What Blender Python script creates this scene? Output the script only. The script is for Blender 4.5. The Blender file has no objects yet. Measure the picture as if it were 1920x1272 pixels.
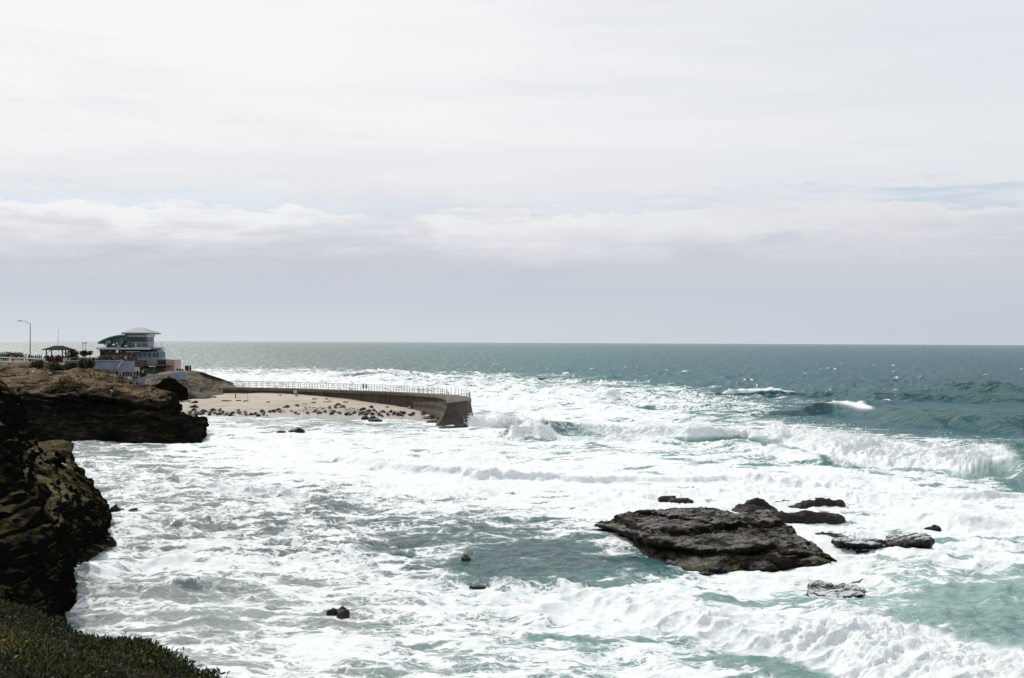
import bpy, bmesh, math, random
import numpy as np
from mathutils import Vector, Matrix, Euler

random.seed(7)
RNG = np.random.default_rng(11)
S = bpy.context.scene
COL = S.collection

# ------------------------------------------------------------------ camera
F_PX, CX, CY = 2400.0, 960.0, 636.0
CAM_H = 12.6
cam_data = bpy.data.cameras.new('camera')
cam_data.sensor_width = 36.0
cam_data.lens = 36.0 * F_PX / 1920.0
cam_data.clip_start = 0.3
cam_data.clip_end = 120000.0
cam = bpy.data.objects.new('camera', cam_data)
COL.objects.link(cam)
CAM_R = (Matrix.Rotation(math.radians(90.15), 3, 'X') @ Matrix.Rotation(math.radians(0.283), 3, 'Z'))
cam.matrix_world = Matrix.Translation((0, 0, CAM_H)) @ CAM_R.to_4x4()
S.camera = cam
CAM_N = np.array(CAM_R)

# ------------------------------------------------------------------ sun and sky
SUN_AZ, SUN_EL = math.radians(-38), math.radians(41)      # azimuth measured clockwise from +Y
sun_vec = Vector((math.cos(SUN_EL) * math.sin(SUN_AZ), math.cos(SUN_EL) * math.cos(SUN_AZ), math.sin(SUN_EL)))
sun_data = bpy.data.lights.new('sun', 'SUN')
sun_data.energy = 3.1
sun_data.angle = math.radians(1.0)
sun_data.color = (1.0, 0.95, 0.87)
sun = bpy.data.objects.new('sun', sun_data)
sun.rotation_euler = (-sun_vec).to_track_quat('-Z', 'Y').to_euler()
sun.location = (-40, 40, 80)
COL.objects.link(sun)

world = bpy.data.worlds.new('World')
S.world = world
world.use_nodes = True


class NT:
    """small helper for writing node trees"""
    def __init__(self, tree):
        self.t = tree
        tree.nodes.clear()

    def n(self, typ, _in=None, **kw):
        nd = self.t.nodes.new(typ)
        for k, v in kw.items():
            setattr(nd, k, v)
        if _in:
            for k, v in _in.items():
                if isinstance(v, bpy.types.NodeSocket):
                    self.t.links.new(v, nd.inputs[k])
                else:
                    nd.inputs[k].default_value = v
        return nd

    def math(self, op, a, b=0.0, c=0.0, clamp=False):
        nd = self.n('ShaderNodeMath', {0: a, 1: b, 2: c}, operation=op)
        nd.use_clamp = clamp
        return nd.outputs[0]

    def mr(self, v, a, b, c=0.0, d=1.0, smooth=True):
        nd = self.n('ShaderNodeMapRange', {'Value': v, 'From Min': a, 'From Max': b, 'To Min': c, 'To Max': d})
        nd.interpolation_type = 'SMOOTHSTEP' if smooth else 'LINEAR'
        return nd.outputs[0]

    def mix(self, f, a, b, blend='MIX'):
        nd = self.n('ShaderNodeMix', data_type='RGBA', blend_type=blend)
        for i, v in ((0, f), (6, a), (7, b)):
            if isinstance(v, bpy.types.NodeSocket):
                self.t.links.new(v, nd.inputs[i])
            elif i == 0:
                nd.inputs[0].default_value = v
            else:
                nd.inputs[i].default_value = (*v[:3], 1.0)
        return nd.outputs[2]

    def noise(self, vec, scale, detail=4.0, rough=0.55, dist=0.0, out=0):
        return self.n('ShaderNodeTexNoise', {'Vector': vec, 'Scale': scale, 'Detail': detail, 'Roughness': rough,
                                             'Distortion': dist}).outputs[out]

    def mapping(self, vec, scale=(1, 1, 1), loc=(0, 0, 0), rot=(0, 0, 0)):
        return self.n('ShaderNodeMapping', {'Vector': vec, 'Scale': scale, 'Location': loc, 'Rotation': rot}).outputs[0]

    def ramp(self, fac, stops, interp='LINEAR'):
        nd = self.n('ShaderNodeValToRGB', {'Fac': fac})
        cr = nd.color_ramp
        cr.interpolation = interp
        while len(cr.elements) < len(stops):
            cr.elements.new(0.5)
        for e, (p, c) in zip(cr.elements, stops):
            e.position = p
            e.color = (*c[:3], 1.0) if not isinstance(c, (int, float)) else (c, c, c, 1.0)
        return nd.outputs[0]

    def link(self, a, b):
        self.t.links.new(a, b)


def lin(*rgb):
    return tuple(((c / 255) / 12.92) if c / 255 < 0.04045 else (((c / 255) + 0.055) / 1.055) ** 2.4 for c in rgb)


def build_sky():
    T = NT(world.node_tree)
    g = T.n('ShaderNodeTexCoord').outputs['Generated']
    sky = T.n('ShaderNodeTexSky')
    sky.sky_type = 'NISHITA'
    sky.sun_disc = False
    sky.sun_elevation = SUN_EL
    sky.sun_rotation = SUN_AZ
    sky.air_density = 1.0
    sky.dust_density = 1.5
    xyz = T.n('ShaderNodeSeparateXYZ', {0: g})
    el = xyz.outputs[2]
    big = T.noise(T.mapping(g, (3.0, 3.0, 16.0)), 1.0, 3, 0.55)
    med = T.noise(T.mapping(g, (9.0, 9.0, 60.0), (3.1, 1.7, 0.4)), 1.0, 7, 0.6, 0.6)
    fine = T.noise(T.mapping(g, (34.0, 34.0, 120.0), (9.1, 5.7, 2.4)), 1.0, 6, 0.6, 0.3)
    # billowing edge of the low bank: elevation warped by noise
    w = T.math('ADD', T.math('MULTIPLY', T.math('SUBTRACT', med, 0.5), 0.036),
               T.math('MULTIPLY', T.math('SUBTRACT', fine, 0.5), 0.022))
    w = T.math('ADD', w, T.math('MULTIPLY', T.math('SUBTRACT', big, 0.5), 0.014))
    lowmask = T.mr(el, 0.03, 0.08)
    e2 = T.math('ADD', el, T.math('MULTIPLY', w, lowmask))
    # toward the sun (left of the frame) the cloud is brighter
    sunh = Vector((sun_vec.x, sun_vec.y, 0)).normalized()
    dot = T.n('ShaderNodeVectorMath', {0: g, 1: tuple(sunh)}, operation='DOT_PRODUCT').outputs['Value']
    left = T.mr(dot, 0.45, 0.95)
    E = T.math('DIVIDE', e2, 0.30, clamp=True)
    def st(y):
        return ((639 - y) / 2400) / 0.30
    lo = T.ramp(E, [(0.0, lin(209, 216, 222)), (st(600), lin(208, 213, 221)), (st(545), lin(200, 206, 216)),
                    (st(490), lin(205, 208, 217)), (st(455), lin(222, 224, 229)), (st(425), lin(239, 240, 242)),
                    (st(394), lin(243, 244, 245)), (st(388), lin(222, 229, 238)), (st(360), lin(237, 238, 240)), (st(250), lin(246, 247, 247)),
                    (1.0, lin(248, 249, 249))])
    hi = T.ramp(E, [(0.0, lin(196, 201, 212)), (st(600), lin(197, 203, 213)), (st(545), lin(199, 205, 214)),
                    (st(490), lin(204, 209, 217)), (st(455), lin(210, 213, 220)), (st(425), lin(219, 220, 225)),
                    (st(392), lin(226, 227, 232)), (st(370), lin(226, 228, 234)), (st(300), lin(229, 232, 237)),
                    (1.0, lin(226, 229, 236))])
    c = T.mix(left, hi, lo)
    # soft streaks in the high layer
    streak = T.noise(T.mapping(g, (2.2, 2.2, 26.0), (0.3, 4.4, 1.0), (0, 0.05, 0.3)), 1.0, 6, 0.6, 0.4)
    c = T.mix(T.math('MULTIPLY', T.mr(streak, 0.45, 0.75), T.mr(el, 0.02, 0.12, 0.15, 0.42)), c, lin(216, 221, 228))
    # grey patches under the low bank
    patch = T.noise(T.mapping(g, (7.0, 7.0, 44.0), (5.3, 0.4, 7.0)), 1.0, 5, 0.6, 0.3)
    band = T.math('MULTIPLY', T.mr(el, 0.035, 0.06), T.mr(el, 0.12, 0.085))
    c = T.mix(T.math('MULTIPLY', T.math('MULTIPLY', T.mr(patch, 0.46, 0.62), band), 0.5), c, lin(196, 201, 212))
    # little blue gaps just above the bank
    gap = T.noise(T.mapping(g, (4.0, 4.0, 40.0), (1.3, 2.4, 3.0)), 1.0, 4, 0.6, 0.2)
    gb = T.math('MULTIPLY', T.mr(e2, 0.100, 0.106), T.mr(e2, 0.119, 0.109))
    cover = T.math('SUBTRACT', 1.0, T.math('MULTIPLY', T.math('MULTIPLY', T.mr(gap, 0.44, 0.62), gb), T.mr(left, 0.35, 0.75, 0.95, 0.35)))
    c10 = T.mix(1.0, c, (10.0, 10.0, 10.0), 'MULTIPLY')
    blue = T.mix(0.45, sky.outputs[0], (6.0, 7.2, 9.0))
    out = T.mix(cover, blue, c10)
    bg = T.n('ShaderNodeBackground', {'Color': out, 'Strength': 0.1})
    o = T.n('ShaderNodeOutputWorld')
    T.link(bg.outputs[0], o.inputs[0])


build_sky()
S.render.engine = 'CYCLES'
S.view_settings.view_transform = 'Standard'
S.view_settings.look = 'None'
S.view_settings.gamma = 1.0
S.view_settings.use_curve_mapping = False
S.view_settings.exposure = 0.0
S.cycles.max_bounces = 6
S.cycles.diffuse_bounces = 3
S.cycles.glossy_bounces = 3
S.cycles.transmission_bounces = 2
S.cycles.sample_clamp_indirect = 4.0


# ------------------------------------------------------------------ geometry helpers
def rays(px, py):
    px, py = np.asarray(px, float), np.asarray(py, float)
    d = np.stack([(px - CX) / F_PX, (CY - py) / F_PX, -np.ones_like(px + py)], -1)
    return d @ CAM_N.T


def at(px, py, Y):
    """point seen at photo pixel (px,py), Y metres ahead"""
    d = rays(px, py)
    return d / d[..., 1:2] * np.asarray(Y, float)[..., None] + np.array([0, 0, CAM_H])


def ground(px, py, z=0.0):
    """point seen at a photo pixel on the level plane z"""
    d = rays(px, py)
    return d * ((z - CAM_H) / d[..., 2])[..., None] + np.array([0, 0, CAM_H])


def project(P):
    """world -> photo pixel"""
    q = (np.asarray(P, float) - np.array([0, 0, CAM_H])) @ CAM_N
    return CX + F_PX * q[..., 0] / -q[..., 2], CY - F_PX * q[..., 1] / -q[..., 2]


def _hash(i, j, k, seed):
    h = (i.astype(np.uint32) * np.uint32(374761393) + j.astype(np.uint32) * np.uint32(668265263)
         + k.astype(np.uint32) * np.uint32(2147483647) + np.uint32((seed * 974711 + 12345) & 0xffffffff))
    h = (h ^ (h >> np.uint32(13))) * np.uint32(1274126177)
    h ^= h >> np.uint32(16)
    h = h * np.uint32(2246822519)
    h ^= h >> np.uint32(15)
    return h.astype(np.float64) / 4294967295.0


def vnoise(p, seed=0):
    """value noise in -1..1 at points (...,3)"""
    p = np.asarray(p, float) + 1000.0
    f = np.floor(p)
    i = f.astype(np.int64)
    u = p - f
    u = u * u * u * (u * (u * 6 - 15) + 10)
    r = 0
    for dx in (0, 1):
        wx = u[..., 0] if dx else 1 - u[..., 0]
        for dy in (0, 1):
            wy = u[..., 1] if dy else 1 - u[..., 1]
            for dz in (0, 1):
                wz = u[..., 2] if dz else 1 - u[..., 2]
                r = r + wx * wy * wz * _hash(i[..., 0] + dx, i[..., 1] + dy, i[..., 2] + dz, seed)
    return r * 2 - 1


def fbm(p, octs=4, seed=0, gain=0.5, lac=2.03, ridged=False):
    p = np.asarray(p, float)
    a, s, tot = 1.0, 0.0, 0.0
    for o in range(octs):
        n = vnoise(p, seed + o)
        if ridged:
            n = 1 - 2 * np.abs(n)
        s = s + a * n
        tot += a
        a *= gain
        p = p * lac + 17.3
    return s / tot


def sstep(x, a, b):
    t = np.clip((x - a) / (b - a), 0, 1)
    return t * t * (3 - 2 * t)


def mesh_np(name, V, F, mat=None, smooth=True, parent=None, origin=None, uvless=True):
    """mesh object from arrays; F is (n,3) or (n,4)"""
    V = np.asarray(V, np.float32).reshape(-1, 3)
    F = np.asarray(F, np.int32)
    o0 = np.zeros(3) if origin is None else np.asarray(origin, float)
    me = bpy.data.meshes.new(name)
    me.vertices.add(len(V))
    me.vertices.foreach_set('co', (V - o0.astype(np.float32)).ravel())
    n, k = F.shape
    me.loops.add(n * k)
    me.loops.foreach_set('vertex_index', F.ravel())
    me.polygons.add(n)
    me.polygons.foreach_set('loop_start', np.arange(0, n * k, k, dtype=np.int32))
    if smooth:
        me.polygons.foreach_set('use_smooth', np.ones(n, bool))
    me.update(calc_edges=True)
    if mat:
        me.materials.append(mat)
    o = bpy.data.objects.new(name, me)
    COL.objects.link(o)
    o.location = o0
    if parent:
        o.parent = parent
        o.location = o0 - np.array(parent.matrix_world.translation) if origin is not None else (
            -np.array(parent.location))
    return o


def grid_faces(nu, nv, flip=False, wrap=False):
    """quads for a (nu rows, nv columns) vertex grid"""
    i = np.arange(nu - 1)[:, None]
    if wrap:
        j = np.arange(nv)[None, :]
        j1 = (j + 1) % nv
    else:
        j = np.arange(nv - 1)[None, :]
        j1 = j + 1
    a = i * nv + j
    b = i * nv + j1
    c = (i + 1) * nv + j1
    d = (i + 1) * nv + j
    f = np.stack([a, b, c, d], -1).reshape(-1, 4)
    return f[:, ::-1] if flip else f


def crom(P, n, axis=0, closed=False):
    """Catmull-Rom resampling of control array along an axis"""
    P = np.moveaxis(np.asarray(P, float), axis, 0)
    m = len(P)
    if closed:
        t = np.linspace(0, m, n, endpoint=False)
        i = np.floor(t).astype(int)
        idx = lambda k: P[(i + k) % m]
    else:
        t = np.linspace(0, m - 1, n)
        i = np.minimum(np.floor(t).astype(int), m - 2)
        idx = lambda k: P[np.clip(i + k, 0, m - 1)]
    u = (t - i).reshape((-1,) + (1,) * (P.ndim - 1))
    p0, p1, p2, p3 = idx(-1), idx(0), idx(1), idx(2)
    # slightly tight spline keeps ledges crisp
    T = 0.42
    r = p1 + u * (T * (p2 - p0)) + u * u * (2 * T * p0 + (T - 3) * p1 + (3 - 2 * T) * p2 - T * p3) \
        + u ** 3 * (-T * p0 + (2 - T) * p1 + (T - 2) * p2 + T * p3)
    return np.moveaxis(r, 0, axis)


def grid_normals(G):
    du = np.gradient(G, axis=0)
    dv = np.gradient(G, axis=1)
    n = np.cross(dv, du)
    return n / (np.linalg.norm(n, axis=-1, keepdims=True) + 1e-9)


def tag(o, label=None, cat=None, group=None, kind=None):
    if label: o['label'] = label
    if cat: o['category'] = cat
    if group: o['group'] = group
    if kind: o['kind'] = kind
    return o


def empty(name, loc, label=None, cat=None, group=None, rz=0.0):
    o = bpy.data.objects.new(name, None)
    COL.objects.link(o)
    o.location = loc
    o.rotation_euler = (0, 0, rz)
    o.empty_display_size = 0.2
    return tag(o, label, cat, group)


def obj_bm(name, bm, mat=None, parent=None, smooth=False):
    """one mesh object; vertices in the parent's local space when parent is given"""
    me = bpy.data.meshes.new(name)
    bm.normal_update()
    bm.to_mesh(me)
    bm.free()
    if smooth:
        me.polygons.foreach_set('use_smooth', np.ones(len(me.polygons), bool))
    if mat:
        me.materials.append(mat)
    o = bpy.data.objects.new(name, me)
    COL.objects.link(o)
    if parent:
        o.parent = parent
    return o


def box(bm, c, s, rz=0.0, bev=0.0):
    m = Matrix.Translation(c) @ Matrix.Rotation(rz, 4, 'Z') @ Matrix.Diagonal((s[0], s[1], s[2], 1))
    r = bmesh.ops.create_cube(bm, size=1.0, matrix=m)
    if bev:
        es = list({e for v in r['verts'] for e in v.link_edges})
        bmesh.ops.bevel(bm, geom=es, offset=bev, segments=1, affect='EDGES')


def tube(bm, p0, p1, r0, r1=None, seg=6, cap=True):
    p0, p1 = Vector(p0), Vector(p1)
    r1 = r0 if r1 is None else r1
    d = p1 - p0
    m = Matrix.Translation((p0 + p1) / 2) @ d.to_track_quat('Z', 'Y').to_matrix().to_4x4()
    bmesh.ops.create_cone(bm, cap_ends=cap, segments=seg, radius1=r0, radius2=r1, depth=d.length, matrix=m)


def prism(bm, poly, y0, y1):
    """polygon of (x,z) pushed back from y0 to y1"""
    a = [bm.verts.new((x, y0, z)) for x, z in poly]
    b = [bm.verts.new((x, y1, z)) for x, z in poly]
    n = len(poly)
    bm.faces.new(a)
    bm.faces.new(b[::-1])
    for i in range(n):
        bm.faces.new((a[i], b[i], b[(i + 1) % n], a[(i + 1) % n]))
    bmesh.ops.recalc_face_normals(bm, faces=bm.faces[:])


# ------------------------------------------------------------------ materials
def material(name):
    m = bpy.data.materials.new(name)
    m.use_nodes = True
    return m, NT(m.node_tree)


def finish(T, **ins):
    b = T.n('ShaderNodeBsdfPrincipled', ins)
    o = T.n('ShaderNodeOutputMaterial')
    T.link(b.outputs[0], o.inputs[0])
    return b


def simple(name, col, rough=0.6, var=0.2, scale=3.0, bump=0.0, metal=0.0, spec=0.4):
    m, T = material(name)
    pos = T.n('ShaderNodeTexCoord').outputs['Object']
    n = T.noise(pos, scale, 5, 0.6)
    lo = tuple(c * (1 - var) for c in col)
    hi = tuple(min(1, c * (1 + var)) for c in col)
    c = T.mix(T.mr(n, 0.3, 0.7), lo, hi)
    ins = {'Base Color': c, 'Roughness': rough, 'Metallic': metal, 'Specular IOR Level': spec}
    if bump:
        bn = T.n('ShaderNodeBump', {'Strength': 0.6, 'Distance': bump, 'Height': T.noise(pos, scale * 4, 6, 0.65)})
        ins['Normal'] = bn.outputs[0]
    finish(T, **ins)
    return m
# ------------------------------------------------------------------ sea
def ocean_tile(L, n, lmin, lmax, wind, seed, power=4.0, spread=2):
    rng = np.random.default_rng(seed)
    k = np.fft.fftfreq(n, L / n) * 2 * np.pi
    kx, ky = np.meshgrid(k, k, indexing='ij')
    kk = np.sqrt(kx ** 2 + ky ** 2) + 1e-9
    c = np.abs((kx * wind[0] + ky * wind[1]) / kk) ** spread + 0.08
    lam = 2 * np.pi / kk
    P = kk ** (-power) * c * sstep(lam, lmin * 0.7, lmin * 1.3) * (1 - sstep(lam, lmax * 0.8, lmax * 1.4))
    ph = rng.normal(size=(n, n)) + 1j * rng.normal(size=(n, n))
    A = ph * np.sqrt(P)
    h = np.real(np.fft.ifft2(A))
    dx = np.real(np.fft.ifft2(-1j * A * kx / kk))
    dy = np.real(np.fft.ifft2(-1j * A * ky / kk))
    s = h.std()
    return h / s, dx / s, dy / s


def sample_tile(arrs, L, x, y, rot=0.0):
    n = arrs[0].shape[0]
    c, s = math.cos(rot), math.sin(rot)
    u = ((x * c + y * s) / L * n)
    v = ((-x * s + y * c) / L * n)
    i, j = np.floor(u).astype(int), np.floor(v).astype(int)
    fu, fv = u - i, v - j
    i0, j0, i1, j1 = i % n, j % n, (i + 1) % n, (j + 1) % n
    return [a[i0, j0] * (1 - fu) * (1 - fv) + a[i1, j0] * fu * (1 - fv) + a[i0, j1] * (1 - fu) * fv + a[i1, j1] * fu * fv
            for a in arrs]


PXC = np.array([0, 200, 400, 600, 800, 1000, 1200, 1400, 1600, 1800, 1920.])
FOAM = [
    (642, [0] * 11), (668, [0] * 11), (683, [0, 0, 1, 1, .5, 0, 0, 0, 0, 0, 0]),
    (694, [0, 0, 5, 4, 2, 1, 0, 0, 0, 0, 0]),
    (706, [5, 5, 8, 8, 7, 4, 1, 0, 0, 0, 0]),
    (718, [8, 8, 8, 8, 7, 6, 3, 1, 0, 0, 0]),
    (735, [8, 8, 8, 8, 8, 8, 6, 3, 1, 0, 0]),
    (752, [8, 8, 8, 8, 9, 9, 8, 6, 2, 1, 0]),
    (770, [8, 8, 8, 8, 9, 8, 7, 5, 1, 1, 0]),
    (788, [7, 6, 5, 4, 7, 9, 8, 4, 1, 0.5, 0]),
    (802, [7, 6, 6, 5, 5, 9, 9, 6, 3, 1, 0]),
    (820, [5, 5, 8, 8, 7, 8, 8, 8, 7, 3, 1]),
    (838, [3, 4, 8, 9, 9, 7.5, 6, 6, 7, 7, 5]),
    (855, [4, 4, 7, 10, 9, 7.5, 6, 5.5, 6, 6, 5.5]),
    (875, [5, 6, 6, 9, 10, 9, 9, 9, 9, 7, 5]),
    (905, [5, 6, 7, 8, 9, 10, 10, 10, 9, 8, 6]),
    (940, [5, 5, 6, 6, 7, 9, 10, 10, 10, 9, 8]),
    (980, [5.5, 5.5, 5.5, 5, 5, 6, 9, 9, 9, 9, 9]),
    (1020, [5.5, 5.2, 6, 5.8, 4.2, 3.2, 3.8, 8, 8, 9, 9]),
    (1045, [4.5, 6.2, 7, 6.6, 4.6, 2.8, 2.6, 7, 8, 8, 8]),
    (1066, [3.5, 7.2, 8, 7.4, 5, 2, 3, 8, 8, 8, 7]),
    (1085, [3.5, 6.2, 7, 6.4, 7, 7, 8, 9, 7, 6, 5]),
    (1115, [3.5, 5.2, 5, 6.4, 8, 9, 9, 7, 5, 5, 4]),
    (1150, [4.5, 5.2, 5, 6.4, 7, 8, 9, 8, 5, 4, 4]),
    (1200, [5.5, 5.2, 6, 7.4, 7, 7, 7.6, 7.6, 6, 3.6, 3.6]),
    (1272, [5.5, 6.2, 7, 6.4, 6.6, 6.4, 6.2, 6, 6.5, 5.5, 4.5]),
    (1500, [6.5, 6.2, 7, 6.4, 7, 7, 7, 7, 7, 6, 5]),
]
# milkiness of the water (air stirred in) plus sun glare painted in at left
AER_GLARE = [
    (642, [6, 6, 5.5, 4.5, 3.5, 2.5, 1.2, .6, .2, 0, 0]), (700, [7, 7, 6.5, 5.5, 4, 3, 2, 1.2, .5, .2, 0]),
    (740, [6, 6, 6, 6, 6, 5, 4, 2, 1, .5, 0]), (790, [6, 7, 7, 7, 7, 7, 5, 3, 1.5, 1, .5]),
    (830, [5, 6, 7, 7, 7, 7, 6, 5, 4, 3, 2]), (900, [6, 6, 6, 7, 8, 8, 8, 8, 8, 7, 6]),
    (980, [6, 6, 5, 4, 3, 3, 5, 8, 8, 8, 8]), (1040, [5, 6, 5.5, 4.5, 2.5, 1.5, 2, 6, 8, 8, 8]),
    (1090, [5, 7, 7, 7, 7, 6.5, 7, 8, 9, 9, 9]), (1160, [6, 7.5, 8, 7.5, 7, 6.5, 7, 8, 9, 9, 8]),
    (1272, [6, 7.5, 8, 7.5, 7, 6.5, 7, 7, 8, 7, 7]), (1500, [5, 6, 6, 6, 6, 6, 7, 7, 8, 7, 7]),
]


def table(tab, px, py):
    ys = np.array([r[0] for r in tab], float)
    A = np.array([r[1] for r in tab], float)
    u = np.interp(px, PXC, np.arange(len(PXC)))
    v = np.interp(py, ys, np.arange(len(ys)))
    i = np.clip(np.floor(u).astype(int), 0, len(PXC) - 2)
    j = np.clip(np.floor(v).astype(int), 0, len(ys) - 2)
    fu, fv = u - i, v - j
    fu = fu * fu * (3 - 2 * fu)
    return (A[j, i] * (1 - fu) * (1 - fv) + A[j, i + 1] * fu * (1 - fv) + A[j + 1, i] * (1 - fu) * fv
            + A[j + 1, i + 1] * fu * fv) / 10.0


# crest lines: photo pixel of the crest, crest height in metres, how much it breaks (0..1)
CRESTS = [
    # main breaker from the end of the wall to the open sea
    [(880, 806, .6, 1), (960, 796, 1.9, 1), (1080, 798, 1.5, 1), (1200, 803, 1.4, 1), (1290, 812, 1.2, 1), (1400, 812, 1.1, 1),
     (1480, 811, 1.3, 1), (1560, 824, 1.55, 1), (1680, 834, 1.5, 1), (1760, 846, 1.35, .9), (1860, 840, 1.3, .8),
     (1920, 842, 1.7, .5), (2100, 850, 1.8, .4)],
    [(1380, 778, .3, .3), (1500, 764, 1.1, .1), (1560, 754, 1.7, .6), (1610, 757, 1.7, 1), (1650, 766, 1.4, .3),
     (1720, 768, 1.8, 0), (1800, 770, 2.1, 0), (1920, 772, 2.4, .05), (2100, 774, 2.4, 0)],
    [(1290, 742, .3, .3), (1390, 728, 1.4, 1), (1450, 727, 1.6, .9), (1500, 733, 1.0, .5), (1560, 738, .6, 0),
     (1640, 730, 2.0, 0), (1740, 730, 2.1, 0), (1830, 738, 1.6, 0), (1960, 742, 1.6, 0)],
    [(1700, 722, .3, 0), (1830, 721, 1.6, 0), (1960, 725, 1.8, 0)],
    [(540, 706, .3, .8), (620, 701, .8, .8), (690, 695, 1.3, 1), (760, 698, 1.1, .8), (830, 704, 1.2, 1), (890, 706, 1.0, .9),
     (960, 713, .6, .5), (1030, 710, .9, .2), (1120, 716, .4, .2)],
    [(830, 716, .4, 1), (900, 722, .8, 1), (1000, 730, .9, 1), (1130, 738, .9, 1), (1220, 742, .8, .7), (1300, 752, .6, .6),
     (1380, 756, .4, .6)],
    [(1080, 760, .3, .9), (1180, 757, .9, .9), (1270, 762, .8, .8), (1370, 770, .4, .8)],
    [(930, 810, .2, 1), (1010, 816, .5, 1), (1200, 822, .5, 1), (1340, 830, .5, 1), (1480, 845, .6, .9), (1540, 856, .6, .5),
     (1600, 862, .2, .7)],
    [(540, 840, .2, 1), (600, 848, .55, 1), (700, 866, .7, 1), (800, 876, .6, 1), (900, 884, .7, 1), (1000, 886, .6, 1),
     (1100, 889, .5, 1), (1250, 893, .3, .8), (1400, 890, .3, .8), (1600, 904, .5, .8), (1800, 912, .5, .8), (1960, 915, .4, .8)],
    [(280, 896, .2, 1), (350, 900, .45, 1), (430, 910, .5, 1), (520, 922, .45, 1), (600, 936, .2, 1)],
    [(390, 812, .1, 1), (470, 818, .3, 1), (620, 824, .3, 1), (760, 828, .2, 1)],
    # near breaker, bottom right
    [(1000, 1082, .1, 1), (1060, 1086, .35, 1), (1130, 1100, .5, 1), (1230, 1122, .7, 1), (1310, 1138, .85, 1),
     (1400, 1148, 1.0, 1), (1500, 1152, 1.15, 1), (1600, 1160, 1.3, 1), (1660, 1178, 1.25, .95), (1740, 1200, 1.4, .7),
     (1830, 1222, 1.5, .6), (1920, 1246, 1.5, .6), (2050, 1286, 1.5, .7)],
    [(1640, 962, .1, 1), (1720, 962, .5, 1), (1800, 970, .7, 1), (1900, 985, .3, 1)],
    [(120, 1072, .1, .6), (170, 1068, .4, .6), (230, 1056, .3, .4), (300, 1040, .1, .2)],
    [(300, 1090, .1, .6), (340, 1086, .4, .9), (430, 1092, .3, .9), (500, 1098, .1, .3)],
]
COVE = at(np.array([610.]), np.array([785.]), np.array([208.]))[0]
RIPPLE_ROCKS = []


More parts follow.
